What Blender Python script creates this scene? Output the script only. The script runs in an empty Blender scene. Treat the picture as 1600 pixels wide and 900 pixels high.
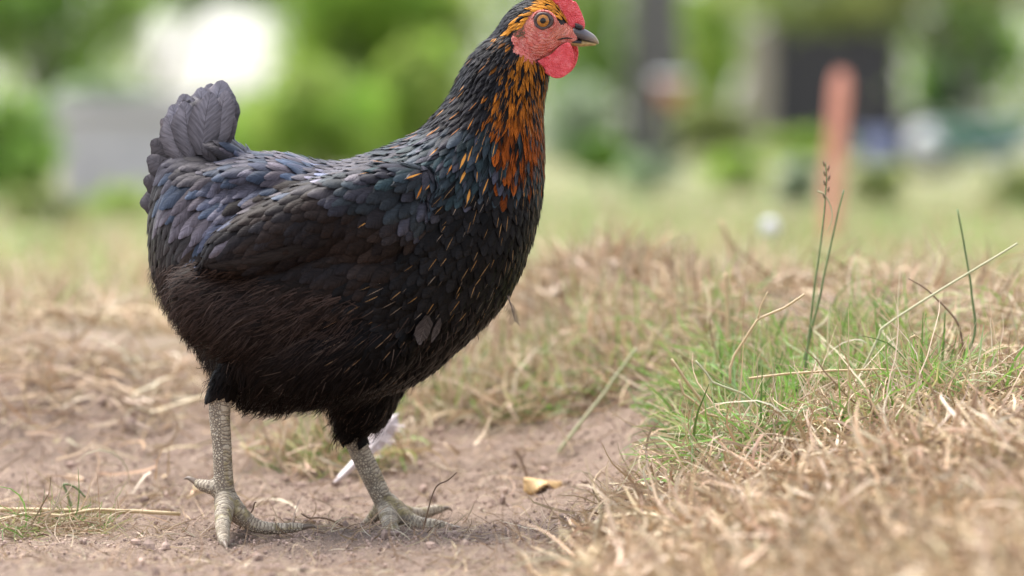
import bpy, bmesh, math, random
import numpy as np
from mathutils import Vector, Matrix
from mathutils.bvhtree import BVHTree

random.seed(7)
rng = np.random.default_rng(11)
sc = bpy.context.scene
COL = sc.collection

# ------------------------------------------------------------------ camera
FPX, CD, CH = 6000.0, 3.15, 0.315          # focal length in photo pixels, distance to hen, eye height
TH = math.atan(220.0 / FPX)                # slight downward tilt
cam_d = bpy.data.cameras.new("camera")
cam = bpy.data.objects.new("camera", cam_d)
COL.objects.link(cam)
cam.location = (0, -CD, CH)
cam.rotation_euler = (math.pi / 2 - TH, 0, 0)
cam_d.lens = 135.0
cam_d.sensor_width = 36.0
cam_d.clip_start = 0.05
cam_d.clip_end = 3000
cam_d.dof.use_dof = True
cam_d.dof.focus_distance = 3.115
cam_d.dof.aperture_fstop = 3.3
cam_d.dof.aperture_blades = 9
sc.camera = cam

# ------------------------------------------------------------------ sky, sun, exposure
SUN_EL, SUN_ROT = math.radians(62), math.radians(150)
world = bpy.data.worlds.new("World")
sc.world = world
world.use_nodes = True
wn = world.node_tree.nodes
bg = wn["Background"]
sky = wn.new("ShaderNodeTexSky")
sky.sky_type = 'NISHITA'
sky.sun_disc = False
sky.sun_elevation = SUN_EL
sky.sun_rotation = SUN_ROT
sky.air_density = 1.0
sky.dust_density = 2.0
sky.ozone_density = 0.6
hsv = wn.new("ShaderNodeHueSaturation")      # thin high cloud: the same sky, less blue all over
hsv.inputs["Saturation"].default_value = 0.45
world.node_tree.links.new(sky.outputs[0], hsv.inputs["Color"])
world.node_tree.links.new(hsv.outputs[0], bg.inputs[0])
bg.inputs[1].default_value = 0.08
sun_d = bpy.data.lights.new("sun", 'SUN')
sun_d.energy = 1.5
sun_d.angle = math.radians(50)
sun_d.color = (1.0, 0.95, 0.88)
sun = bpy.data.objects.new("sun", sun_d)
COL.objects.link(sun)
# soft sun high above, a little behind and left of the hen
sdir = Vector((-0.30, 0.28, 0.91)).normalized()
sun.rotation_euler = sdir.to_track_quat('Z', 'Y').to_euler()
sky.sun_elevation = math.asin(sdir.z)
sky.sun_rotation = math.atan2(sdir.x, sdir.y)
sc.view_settings.view_transform = 'Standard'
sc.view_settings.look = 'None'
sc.view_settings.gamma = 1.0
sc.view_settings.use_curve_mapping = False
sc.view_settings.exposure = 2.3
sc.cycles.use_denoising = True
sc.cycles.max_bounces = 6
sc.cycles.diffuse_bounces = 3
sc.cycles.transparent_max_bounces = 8
sc.cycles.caustics_reflective = False
sc.cycles.caustics_refractive = False

# ------------------------------------------------------------------ helpers
CO, SI = math.cos(TH), math.sin(TH)
def P(px, py, Y=0.0):
    u, v = (px - 800) / FPX, (450 - py) / FPX
    dy, dz = CO + v * SI, -SI + v * CO
    t = (Y + CD) / dy
    return Vector((u * t, Y, CH + dz * t))
def PX(v):
    """photo pixel of world points (N,3)"""
    v = np.asarray(v, float).reshape(-1, 3)
    q = v - np.array([0, -CD, CH])
    f = q[:, 1] * CO - q[:, 2] * SI
    up = q[:, 1] * SI + q[:, 2] * CO
    return np.stack([800 + FPX * q[:, 0] / f, 450 - FPX * up / f], 1)
def sm(a, b, x):
    t = np.clip((np.asarray(x, float) - a) / (b - a), 0, 1)
    return t * t * (3 - 2 * t)
def hash3(i, j, k):
    n = (i * 374761393 + j * 668265263 + k * 2147483647 + 1274126177) & 0xFFFFFFFF
    n = ((n ^ (n >> 13)) * 1274126177) & 0xFFFFFFFF
    return ((n ^ (n >> 16)) & 0xFFFF) / 65535.0
def vnoise(p):
    p = np.asarray(p, float)
    i = np.floor(p).astype(np.int64)
    f = p - i
    f = f * f * (3 - 2 * f)
    r = 0
    for a in (0, 1):
        for b in (0, 1):
            for c in (0, 1):
                w = (f[..., 0] if a else 1 - f[..., 0]) * (f[..., 1] if b else 1 - f[..., 1]) * (f[..., 2] if c else 1 - f[..., 2])
                r = r + w * hash3(i[..., 0] + a, i[..., 1] + b, i[..., 2] + c)
    return r * 2 - 1
def fbm(p, o=4):
    p = np.asarray(p, float)
    r, a = 0, 0.5
    for k in range(o):
        r = r + a * vnoise(p * 2 ** k + 17.3 * k)
        a *= 0.5
    return r
def fbm2(x, y, s, o=4, z=0.0):
    return fbm(np.stack([x * s, y * s, np.full_like(x, z)], -1), o)

def build(name, V, F, mat=None, parent=None, attrs=None, smooth=True, mats=None, midx=None):
    """V (N,3), F (M,3|4) arrays -> mesh object"""
    V = np.asarray(V, np.float32).reshape(-1, 3)
    me = bpy.data.meshes.new(name)
    if isinstance(F, np.ndarray):
        k = F.shape[1]
        me.vertices.add(len(V))
        me.vertices.foreach_set("co", V.ravel())
        me.loops.add(F.size)
        me.loops.foreach_set("vertex_index", F.astype(np.int32).ravel())
        me.polygons.add(len(F))
        me.polygons.foreach_set("loop_start", np.arange(0, F.size, k, dtype=np.int32))
        me.polygons.foreach_set("loop_total", np.full(len(F), k, dtype=np.int32))
    else:
        me.from_pydata(V.tolist(), [], F)
    me.update(calc_edges=True)
    me.polygons.foreach_set("use_smooth", np.full(len(me.polygons), smooth))
    for m in (mats or ([mat] if mat else [])):
        me.materials.append(m)
    if midx is not None:
        me.polygons.foreach_set("material_index", np.asarray(midx, np.int32))
    for k, a in (attrs or {}).items():
        a = np.asarray(a, np.float32)
        if a.ndim == 1:
            at = me.attributes.new(k, 'FLOAT', 'POINT'); at.data.foreach_set("value", a)
        elif a.shape[1] == 3:
            at = me.attributes.new(k, 'FLOAT_VECTOR', 'POINT'); at.data.foreach_set("vector", a.ravel())
        else:
            at = me.attributes.new(k, 'FLOAT_COLOR', 'POINT'); at.data.foreach_set("color", a.ravel())
    ob = bpy.data.objects.new(name, me)
    COL.objects.link(ob)
    if parent is not None:
        ob.parent = parent
    return ob
def tag(o, label=None, cat=None, group=None, kind=None):
    if label: o["label"] = label
    if cat: o["category"] = cat
    if group: o["group"] = group
    if kind: o["kind"] = kind
    return o
def empty(name, label, cat, group=None):
    o = bpy.data.objects.new(name, None)
    COL.objects.link(o)
    return tag(o, label, cat, group)

def catmull(A, n):
    A = np.asarray(A, float)
    Q = np.vstack([2 * A[0] - A[1], A, 2 * A[-1] - A[-2]])
    out = []
    for i in range(1, len(Q) - 2):
        for t in np.linspace(0, 1, n, endpoint=False):
            p0, p1, p2, p3 = Q[i - 1], Q[i], Q[i + 1], Q[i + 2]
            out.append(0.5 * (2 * p1 + (p2 - p0) * t + (2 * p0 - 5 * p1 + 4 * p2 - p3) * t ** 2 + (3 * p1 - p0 - 3 * p2 + p3) * t ** 3))
    out.append(A[-1])
    return np.array(out)

def tube(path, rad, sides=8, cap=True):
    """closed tube along path (K,3), radii (K,) -> V, faces list"""
    path = np.asarray(path, float); rad = np.asarray(rad, float) * np.ones(len(path))
    T = np.gradient(path, axis=0)
    T /= np.linalg.norm(T, axis=1)[:, None] + 1e-12
    ref = np.array([0.31, 0.9, 0.2]) if abs(T[0][1]) < 0.8 else np.array([1.0, 0, 0.1])
    V = []
    A = np.cross(T[0], ref); A /= np.linalg.norm(A)
    for i in range(len(path)):
        A = A - T[i] * np.dot(A, T[i]); A /= np.linalg.norm(A) + 1e-12
        B = np.cross(T[i], A)
        for k in range(sides):
            a = 2 * math.pi * k / sides
            V.append(path[i] + rad[i] * (math.cos(a) * A + math.sin(a) * B))
    F = []
    for i in range(len(path) - 1):
        for k in range(sides):
            a, b = i * sides + k, i * sides + (k + 1) % sides
            F.append((a, b, b + sides, a + sides))
    if cap:
        F.append(tuple(range(sides))[::-1])
        F.append(tuple(range((len(path) - 1) * sides, len(path) * sides)))
    return np.array(V), F
def merge(parts):
    V, F, o = [], [], 0
    for v, f in parts:
        V.append(v)
        F += [tuple(i + o for i in q) for q in f]
        o += len(v)
    return np.vstack(V), F
def remeshed(V, F, voxel, smooth_it=0, fac=0.5):
    me = bpy.data.meshes.new("tmp")
    me.from_pydata(np.asarray(V).tolist(), [], F)
    bm = bmesh.new(); bm.from_mesh(me)
    bmesh.ops.recalc_face_normals(bm, faces=bm.faces)
    bm.to_mesh(me); bm.free()
    ob = bpy.data.objects.new("tmp", me); COL.objects.link(ob)
    r = ob.modifiers.new("r", 'REMESH'); r.mode = 'VOXEL'; r.voxel_size = voxel
    if smooth_it:
        s = ob.modifiers.new("s", 'SMOOTH'); s.factor = fac; s.iterations = smooth_it
    dg = bpy.context.evaluated_depsgraph_get(); dg.update()
    m2 = ob.evaluated_get(dg).to_mesh()
    nv, npoly = len(m2.vertices), len(m2.polygons)
    co = np.empty(nv * 3, np.float32); m2.vertices.foreach_get("co", co)
    F2 = [tuple(p.vertices) for p in m2.polygons]
    ob.evaluated_get(dg).to_mesh_clear()
    bpy.data.objects.remove(ob); bpy.data.meshes.remove(me)
    F2 = np.array(F2) if all(len(f) == 4 for f in F2) else F2
    return co.reshape(-1, 3).astype(float), F2
def slab(poly_px, Y0, Y1, voxel=0.0008, it=6, shear=0.0):
    """plump slab from a photo outline between depths Y0 and Y1"""
    c = (Y0 + Y1) / 2
    Q = np.array(poly_px, float); Q = np.vstack([Q[-2:], Q, Q[:2]]); Q = catmull(Q, 3)[6:-6]
    pts = [P(x, y, c) for x, y in Q[:-1]]
    n = len(pts)
    zt = max(p.z for p in pts)
    V = [(p.x, Y0 + shear * (zt - p.z), p.z) for p in pts] + [(p.x, Y1 + shear * (zt - p.z), p.z) for p in pts]
    F = [tuple(range(n)), tuple(range(2 * n - 1, n - 1, -1))] + [(i, i + n, (i + 1) % n + n, (i + 1) % n) for i in range(n)]
    me = bpy.data.meshes.new("t"); me.from_pydata(V, [], F)
    bm = bmesh.new(); bm.from_mesh(me)
    bmesh.ops.triangulate(bm, faces=bm.faces)
    V = np.array([v.co for v in bm.verts]); F = [tuple(v.index for v in f.verts) for f in bm.faces]
    bm.free(); bpy.data.meshes.remove(me)
    return remeshed(V, F, voxel, it)
def ribbons(paths, widths, side):
    """paths (N,K,3), widths (N,K), side (N,3) or (N,K,3) -> V,F"""
    N, K, _ = paths.shape
    if side.ndim == 2: side = side[:, None, :]
    a = paths - side * widths[..., None] * 0.5
    b = paths + side * widths[..., None] * 0.5
    V = np.stack([a, b], 2).reshape(-1, 3)
    base = (np.arange(N)[:, None] * K + np.arange(K - 1)[None, :]) * 2
    F = np.stack([base, base + 1, base + 3, base + 2], -1).reshape(-1, 4)
    return V, F
def rep(a, n):
    return np.repeat(np.asarray(a), n, axis=0)

# ------------------------------------------------------------------ materials
def mat(name):
    m = bpy.data.materials.new(name); m.use_nodes = True
    nt = m.node_tree
    b = nt.nodes["Principled BSDF"]
    return m, nt, b
def nd(nt, t, **kw):
    n = nt.nodes.new(t)
    for k, v in kw.items():
        if hasattr(n, k): setattr(n, k, v)
        else: n.inputs[k].default_value = v
    return n
def lk(nt, a, b): nt.links.new(a, b)
def ramp(nt, src, stops):
    r = nd(nt, "ShaderNodeValToRGB")
    e = r.color_ramp.elements
    while len(e) < len(stops): e.new(0.5)
    for el, (p, c) in zip(e, stops):
        el.position = p; el.color = (*c, 1) if len(c) == 3 else c
    lk(nt, src, r.inputs[0]); return r.outputs[0]
def mixc(nt, fac, a, b, mode='MIX'):
    n = nd(nt, "ShaderNodeMix", data_type='RGBA', blend_type=mode)
    for s, v in ((0, fac), (6, a), (7, b)):
        if isinstance(v, (int, float)): n.inputs[s].default_value = v
        elif isinstance(v, tuple): n.inputs[s].default_value = (*v, 1)
        else: lk(nt, v, n.inputs[s])
    return n.outputs[2]
def mth(nt, op, a, b=None, c=None):
    n = nd(nt, "ShaderNodeMath", operation=op)
    for i, v in enumerate((a, b, c)):
        if v is None: continue
        if isinstance(v, (int, float)): n.inputs[i].default_value = v
        else: lk(nt, v, n.inputs[i])
    return n.outputs[0]
def attr(nt, name):
    return nd(nt, "ShaderNodeAttribute", attribute_name=name)
def noise(nt, scale, detail=4, rough=0.55, vec=None, dim='3D'):
    n = nd(nt, "ShaderNodeTexNoise", Scale=scale, Detail=detail, Roughness=rough)
    if vec is not None: lk(nt, vec, n.inputs["Vector"])
    return n.outputs["Fac"]
def pos(nt):
    return nd(nt, "ShaderNodeNewGeometry").outputs["Position"]
def bump(nt, b, h, strength=0.5, dist=0.002):
    n = nd(nt, "ShaderNodeBump", Strength=strength, Distance=dist)
    lk(nt, h, n.inputs["Height"]); lk(nt, n.outputs[0], b.inputs["Normal"])

def m_feather():
    m, nt, b = mat("feather")
    fc = attr(nt, "fcol").outputs["Color"]
    ir = attr(nt, "firid")
    uv = nd(nt, "ShaderNodeSeparateXYZ"); lk(nt, attr(nt, "fuv").outputs["Vector"], uv.inputs[0])
    t, s, r = uv.outputs
    st = attr(nt, "fstreak").outputs["Fac"]
    sa = mth(nt, 'ABSOLUTE', s)
    # barbs run obliquely from the shaft
    comb = nd(nt, "ShaderNodeCombineXYZ")
    lk(nt, mth(nt, 'MULTIPLY', mth(nt, 'SUBTRACT', t, mth(nt, 'MULTIPLY', sa, 0.30)), 19.0), comb.inputs[0])
    lk(nt, mth(nt, 'MULTIPLY', s, 1.4), comb.inputs[1])
    lk(nt, mth(nt, 'MULTIPLY', r, 91.0), comb.inputs[2])
    nb = noise(nt, 1.0, 2, 0.6, comb.outputs[0])
    var = ramp(nt, nb, [(0.28, (0.4, 0.4, 0.4)), (0.72, (1.7, 1.7, 1.7))])
    c = mixc(nt, 1.0, fc, var, 'MULTIPLY')
    # pale shaft streak
    tap = mth(nt, 'SINE', mth(nt, 'MULTIPLY', mth(nt, 'POWER', mth(nt, 'MAXIMUM', mth(nt, 'MINIMUM', mth(nt, 'DIVIDE', mth(nt, 'SUBTRACT', t, 0.25), 0.75), 1.0), 0.0), 1.6), math.pi))
    k = mth(nt, 'SUBTRACT', 1.0, mth(nt, 'DIVIDE', sa, mth(nt, 'ADD', 0.003, mth(nt, 'MULTIPLY', mth(nt, 'MULTIPLY', st, tap), 0.2))))
    k = mth(nt, 'MINIMUM', mth(nt, 'MULTIPLY', mth(nt, 'MAXIMUM', k, 0.0), 3.0), 1.0)
    k = mth(nt, 'MULTIPLY', k, mth(nt, 'GREATER_THAN', st, 0.02))
    scol = attr(nt, "fscol").outputs["Color"]
    c = mixc(nt, k, c, scol)
    lk(nt, c, b.inputs["Base Color"])
    met = nd(nt, "ShaderNodeSeparateColor"); 
    # iridescent sheen: tinted metallic share, strength in the alpha of firid
    mx = mixc(nt, mth(nt, 'MULTIPLY', ir.outputs["Alpha"], mth(nt, 'SUBTRACT', 1.0, k)), c, mixc(nt, 0.6, ir.outputs["Color"], mixc(nt, 1.0, ir.outputs["Color"], var, 'MULTIPLY')))
    lk(nt, mx, b.inputs["Base Color"])
    lk(nt, mth(nt, 'MULTIPLY', ir.outputs["Alpha"], mth(nt, 'SUBTRACT', 1.0, k)), b.inputs["Metallic"])
    b.inputs["Roughness"].default_value = 0.40
    b.inputs["Specular IOR Level"].default_value = 0.06
    bump(nt, b, nb, 0.3, 0.0009)
    return m
M_FEATHER = m_feather()

def m_strand(name, rough=0.6, trans=0.0, spec=0.3):
    m, nt, b = mat(name)
    c = attr(nt, "fcol").outputs["Color"]
    lk(nt, c, b.inputs["Base Color"])
    b.inputs["Roughness"].default_value = rough
    b.inputs["Specular IOR Level"].default_value = spec
    if trans:
        tr = nd(nt, "ShaderNodeBsdfTranslucent"); lk(nt, c, tr.inputs[0])
        mx = nd(nt, "ShaderNodeMixShader"); mx.inputs[0].default_value = trans
        out = nt.nodes["Material Output"]
        lk(nt, b.outputs[0], mx.inputs[1]); lk(nt, tr.outputs[0], mx.inputs[2]); lk(nt, mx.outputs[0], out.inputs[0])
    return m
M_FLUFF = m_strand("fluff_strand", 0.55, 0.0, 0.05)
M_GRASS = m_strand("grass_blade", 0.5, 0.3, 0.3)
M_HAY = m_strand("dry_hay", 0.65, 0.08, 0.2)
M_LEAF = m_strand("leaf", 0.5, 0.5, 0.3)

def m_body():
    m, nt, b = mat("hen_skin_under_plumage")
    n = noise(nt, 160, 4, 0.6, pos(nt))
    lk(nt, ramp(nt, n, [(0.3, (0.001, 0.001, 0.001)), (0.7, (0.003, 0.0025, 0.0025))]), b.inputs["Base Color"])
    b.inputs["Roughness"].default_value = 0.7
    return m
def m_face(name, c0, c1, c2, scale=900, str_=0.6, eye=None):
    m, nt, b = mat(name)
    p = pos(nt)
    n = noise(nt, 190, 4, 0.6, p)
    v = nd(nt, "ShaderNodeTexVoronoi", Scale=scale); lk(nt, p, v.inputs["Vector"])
    c = ramp(nt, n, [(0.3, c0), (0.5, c1), (0.72, c2)])
    c = mixc(nt, mth(nt, 'MULTIPLY', v.outputs["Distance"], 0.45), c, c0)
    lk(nt, c, b.inputs["Base Color"])
    b.inputs["Roughness"].default_value = 0.5
    b.inputs["Subsurface Weight"].default_value = 0.25
    b.inputs["Subsurface Radius"].default_value = (0.004, 0.0012, 0.0008)
    b.inputs["Subsurface Scale"].default_value = 0.6
    h = mth(nt, 'ADD', mth(nt, 'MULTIPLY', v.outputs["Distance"], -0.7), n)
    if eye:                        # creases ringing the eye
        dn = nd(nt, "ShaderNodeVectorMath", operation='DISTANCE'); lk(nt, p, dn.inputs[0]); dn.inputs[1].default_value = eye
        wv = mth(nt, 'SINE', mth(nt, 'ADD', mth(nt, 'MULTIPLY', dn.outputs["Value"], 2300.0), mth(nt, 'MULTIPLY', noise(nt, 110, 3, 0.6, p), 22.0)))
        h = mth(nt, 'ADD', h, mth(nt, 'MULTIPLY', wv, 0.28))
        n3 = noise(nt, 60, 3, 0.5, p)
        c = mixc(nt, mth(nt, 'MULTIPLY', ramp(nt, n3, [(0.45, (0, 0, 0)), (0.62, (1, 1, 1))]), .3), c, (0.56, 0.25, 0.12))
        c = mixc(nt, mth(nt, 'MULTIPLY', mth(nt, 'MAXIMUM', mth(nt, 'MULTIPLY', wv, -1.0), 0.0), .3), c, (0.36, 0.07, 0.05))
        lk(nt, c, b.inputs["Base Color"])
    bump(nt, b, h, str_, 0.0014)
    return m
def m_leg():
    m, nt, b = mat("leg_scales")
    lp = nd(nt, "ShaderNodeSeparateXYZ"); lk(nt, attr(nt, "leg").outputs["Vector"], lp.inputs[0])
    al, fr, toe = lp.outputs     # metres along the limb, frontness -1..1, toe 0/1
    p = pos(nt)
    # plates across the front of shank and top of toes
    w = noise(nt, 180, 3, 0.5, p)
    ph = mth(nt, 'ADD', mth(nt, 'MULTIPLY', al, 330.0), mth(nt, 'MULTIPLY', w, 2.2))
    saw = mth(nt, 'FRACT', ph)
    plate = mth(nt, 'POWER', mth(nt, 'SUBTRACT', 1.0, saw), 0.6)
    groove = mth(nt, 'MULTIPLY', mth(nt, 'SMOOTH_MIN', mth(nt, 'MULTIPLY', saw, 5.0), 1.0, 0.3), plate)
    v = nd(nt, "ShaderNodeTexVoronoi", Scale=470.0, feature='DISTANCE_TO_EDGE'); lk(nt, p, v.inputs["Vector"])
    cell = mth(nt, 'MINIMUM', mth(nt, 'MULTIPLY', v.outputs["Distance"], 3.4), 1.0)
    isf = mth(nt, 'GREATER_THAN', fr, 0.35)
    isf = mth(nt, 'MAXIMUM', isf, mth(nt, 'MULTIPLY', toe, mth(nt, 'GREATER_THAN', fr, -0.2)))
    h = nd(nt, "ShaderNodeMix", data_type='FLOAT'); lk(nt, isf, h.inputs[0]); lk(nt, cell, h.inputs[2]); lk(nt, groove, h.inputs[3])
    h = h.outputs[0]
    n = noise(nt, 120, 4, 0.65, p)
    base = ramp(nt, n, [(0.3, (0.38, 0.31, 0.225)), (0.5, (0.58, 0.495, 0.37)), (0.7, (0.70, 0.62, 0.49))])
    n2 = noise(nt, 75, 3, 0.5, p)
    yel = mth(nt, 'MULTIPLY', ramp(nt, n2, [(0.5, (0, 0, 0)), (0.62, (1, 1, 1))]), mth(nt, 'MULTIPLY', isf, 0.75))
    base = mixc(nt, yel, base, (0.30, 0.24, 0.06))
    c = mixc(nt, mth(nt, 'MULTIPLY', mth(nt, 'SUBTRACT', 1.0, h), 1.0), base, (0.15, 0.115, 0.09))
    lk(nt, c, b.inputs["Base Color"])
    b.inputs["Specular IOR Level"].default_value = 0.3
    b.inputs["Roughness"].default_value = 0.6
    bump(nt, b, h, 0.8, 0.0012)
    return m
def m_plain(name, col, rough=0.5, spec=0.5, var=0.25, scale=60, bstr=0.3, coat=0.0):
    m, nt, b = mat(name)
    n = noise(nt, scale, 5, 0.6, pos(nt))
    lo = tuple(max(0, x * (1 - var)) for x in col); hi = tuple(min(1, x * (1 + var)) for x in col)
    lk(nt, ramp(nt, n, [(0.3, lo), (0.7, hi)]), b.inputs["Base Color"])
    b.inputs["Roughness"].default_value = rough
    b.inputs["Specular IOR Level"].default_value = spec
    b.inputs["Coat Weight"].default_value = coat
    b.inputs["Coat Roughness"].default_value = 0.03
    if bstr: bump(nt, b, n, bstr, 0.02 / scale * 6)
    return m
M_BODY = m_body()
M_FACE = m_face("face_skin", (0.54, 0.10, 0.08), (0.74, 0.205, 0.175), (0.86, 0.43, 0.37), 900, 1.0, tuple(P(848, 34, -0.037)))
M_COMB = m_face("comb_skin", (0.56, 0.035, 0.045), (0.74, 0.085, 0.10), (0.80, 0.19, 0.20), 700, 0.8)
M_LEG = m_leg()
M_CLAW = m_plain("claw", (0.16, 0.12, 0.09), 0.4)

# ------------------------------------------------------------------ ground
def gz(x, y):
    x = np.asarray(x, float); y = np.asarray(y, float)
    z = 0.10 * sm(0.06, 0.85, y) + 0.10 * sm(5, 30, y)
    near = 1 - sm(0.35, 1.2, y)
    z = z + 0.096 * sm(-0.02, 0.40, x + 0.10 * (y + 0.1)) * near * sm(-1.4, 0.0, y)
    z = z + 0.015 * np.exp(-(((x - 0.32) / 0.22) ** 2 + ((y - 0.42) / 0.25) ** 2))
    z = z + 0.062 * np.exp(-(((x - 0.085) / 0.09) ** 2 + ((y - 0.85) / 0.18) ** 2))
    z = z + 0.03 * np.exp(-(((x + 0.45) / 0.2) ** 2 + ((y - 0.75) / 0.25) ** 2))
    z = z + 0.016 * np.abs(fbm2(x, y, 11.0, 3, 3.3)) * sm(0.06, 0.2, x) * near * (1 - sm(.9, 1.4, -y)) 
    z = z + 0.020 * fbm2(x, y, 6.0, 3) * sm(0.05, 0.3, np.abs(y) + np.abs(x) * 0.4) + 0.004 * fbm2(x, y, 30.0, 3)
    return z
def grid(xs, ys, fine=True):
    X, Y = np.meshgrid(xs, ys)
    Z = gz(X, Y)
    if fine:
        m = 1 - sm(0.5, 1.2, Y)
        r = fbm2(X, Y, 170.0, 3, 4.0)
        Z = Z + m * (0.0042 * r + 0.005 * np.maximum(0, fbm2(X, Y, 75.0, 3, 9.0)))
    V = np.stack([X, Y, Z], -1).reshape(-1, 3)
    nx, ny = len(xs), len(ys)
    i = (np.arange(ny - 1)[:, None] * nx + np.arange(nx - 1)[None]).ravel()
    return V, np.stack([i, i + 1, i + nx + 1, i + nx], 1)
def m_ground():
    m, nt, b = mat("ground_soil")
    p = pos(nt)
    n1 = noise(nt, 5, 5, 0.6, p); n2 = noise(nt, 90, 5, 0.65, p); n3 = noise(nt, 700, 3, 0.6, p)
    soil = ramp(nt, n2, [(0.25, (0.17, 0.122, 0.090)), (0.5, (0.31, 0.228, 0.170)), (0.75, (0.43, 0.33, 0.255))])
    soil = mixc(nt, mth(nt, 'MULTIPLY', n1, 0.6), soil, (0.38, 0.28, 0.215))
    soil = mixc(nt, 0.5, soil, ramp(nt, n3, [(0.3, (0.13, 0.09, 0.072)), (0.65, (0.39, 0.295, 0.245))]))
    sx = nd(nt, "ShaderNodeSeparateXYZ"); lk(nt, p, sx.inputs[0])
    y = sx.outputs[1]
    hay = ramp(nt, noise(nt, 3.0, 4, 0.6, p), [(0.35, (0.32, 0.25, 0.15)), (0.55, (0.34, 0.30, 0.16)), (0.7, (0.25, 0.28, 0.11))])
    green = ramp(nt, noise(nt, 0.9, 4, 0.6, p), [(0.35, (0.31, 0.26, 0.155)), (0.5, (0.235, 0.235, 0.12)), (0.65, (0.15, 0.20, 0.075))])
    mr = nd(nt, "ShaderNodeMapRange"); mr.inputs[1].default_value = 0.9; mr.inputs[2].default_value = 2.2
    lk(nt, mth(nt, 'ADD', y, mth(nt, 'MULTIPLY', n1, 0.8)), mr.inputs[0])
    c = mixc(nt, mr.outputs[0], soil, hay)
    mr2 = nd(nt, "ShaderNodeMapRange"); mr2.inputs[1].default_value = 3.0; mr2.inputs[2].default_value = 9.0
    lk(nt, y, mr2.inputs[0])
    c = mixc(nt, mr2.outputs[0], c, green)
    lk(nt, c, b.inputs["Base Color"])
    b.inputs["Roughness"].default_value = 0.95
    b.inputs["Specular IOR Level"].default_value = 0.15
    bump(nt, b, mth(nt, 'ADD', n2, mth(nt, 'MULTIPLY', n3, 0.6)), 1.0, 0.006)
    return m
M_GROUND = m_ground()
xs = np.concatenate([-np.geomspace(400, 0.75, 26)[:-1], np.linspace(-0.75, 0.75, 460), np.geomspace(0.75, 400, 26)[1:]])
ys = np.concatenate([[-40, -15, -6, -3], np.linspace(-1.6, -0.45, 60)[:-1], np.linspace(-0.45, 0.65, 330), np.geomspace(0.65, 900, 90)[1:]])
V, F = grid(xs, ys)
ground = tag(build("ground", V, F, M_GROUND), "bare pinkish brown soil rising to a dry lawn", None, None, "structure")

# crumbs of soil and tiny stones lying on the bare patch
def crumbs():
    N = 22000
    ico = bmesh.new(); bmesh.ops.create_icosphere(ico, subdivisions=1, radius=1)
    iv = np.array([v.co for v in ico.verts]); ifc = np.array([[v.index for v in f.verts] for f in ico.faces]); ico.free()
    iv = iv[:12] if len(iv) == 12 else iv
    x = rng.uniform(-0.55, 0.42, N); y = rng.uniform(-0.42, 0.55, N) 
    keep = fbm2(x, y, 9.0, 3, 2.0) + rng.uniform(-.35, .35, N) > -0.1
    x, y = x[keep], y[keep]; N = len(x)
    s = 0.0006 + 0.0013 * rng.random(N) ** 3 + rng.uniform(.001, .004, N) * (rng.random(N) > 0.985)
    z = gz(x, y) + s * 0.55 + 0.0015
    sc3 = s[:, None] * rng.uniform(0.6, 1.3, (N, 3))
    V = iv[None] * sc3[:, None, :] * rng.uniform(0.75, 1.25, (N, len(iv), 1)) + np.stack([x, y, z], -1)[:, None]
    F = (ifc[None] + (np.arange(N) * len(iv))[:, None, None]).reshape(-1, 3)
    k = rng.uniform(0.65, 1.25, N)[:, None] * np.array([[0.36, 0.26, 0.215]])
    col = np.concatenate([k, np.ones((N, 1))], 1)
    m, nt, b = mat("soil_crumb"); lk(nt, attr(nt, "fcol").outputs["Color"], b.inputs["Base Color"]); b.inputs["Roughness"].default_value = 0.95
    o = build("soil_crumbs", V.reshape(-1, 3), F, m, attrs={"fcol": rep(col, len(iv))}, smooth=False)
    tag(o, "loose crumbs of dry soil scattered over the bare ground", None, None, "stuff")
crumbs()

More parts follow.
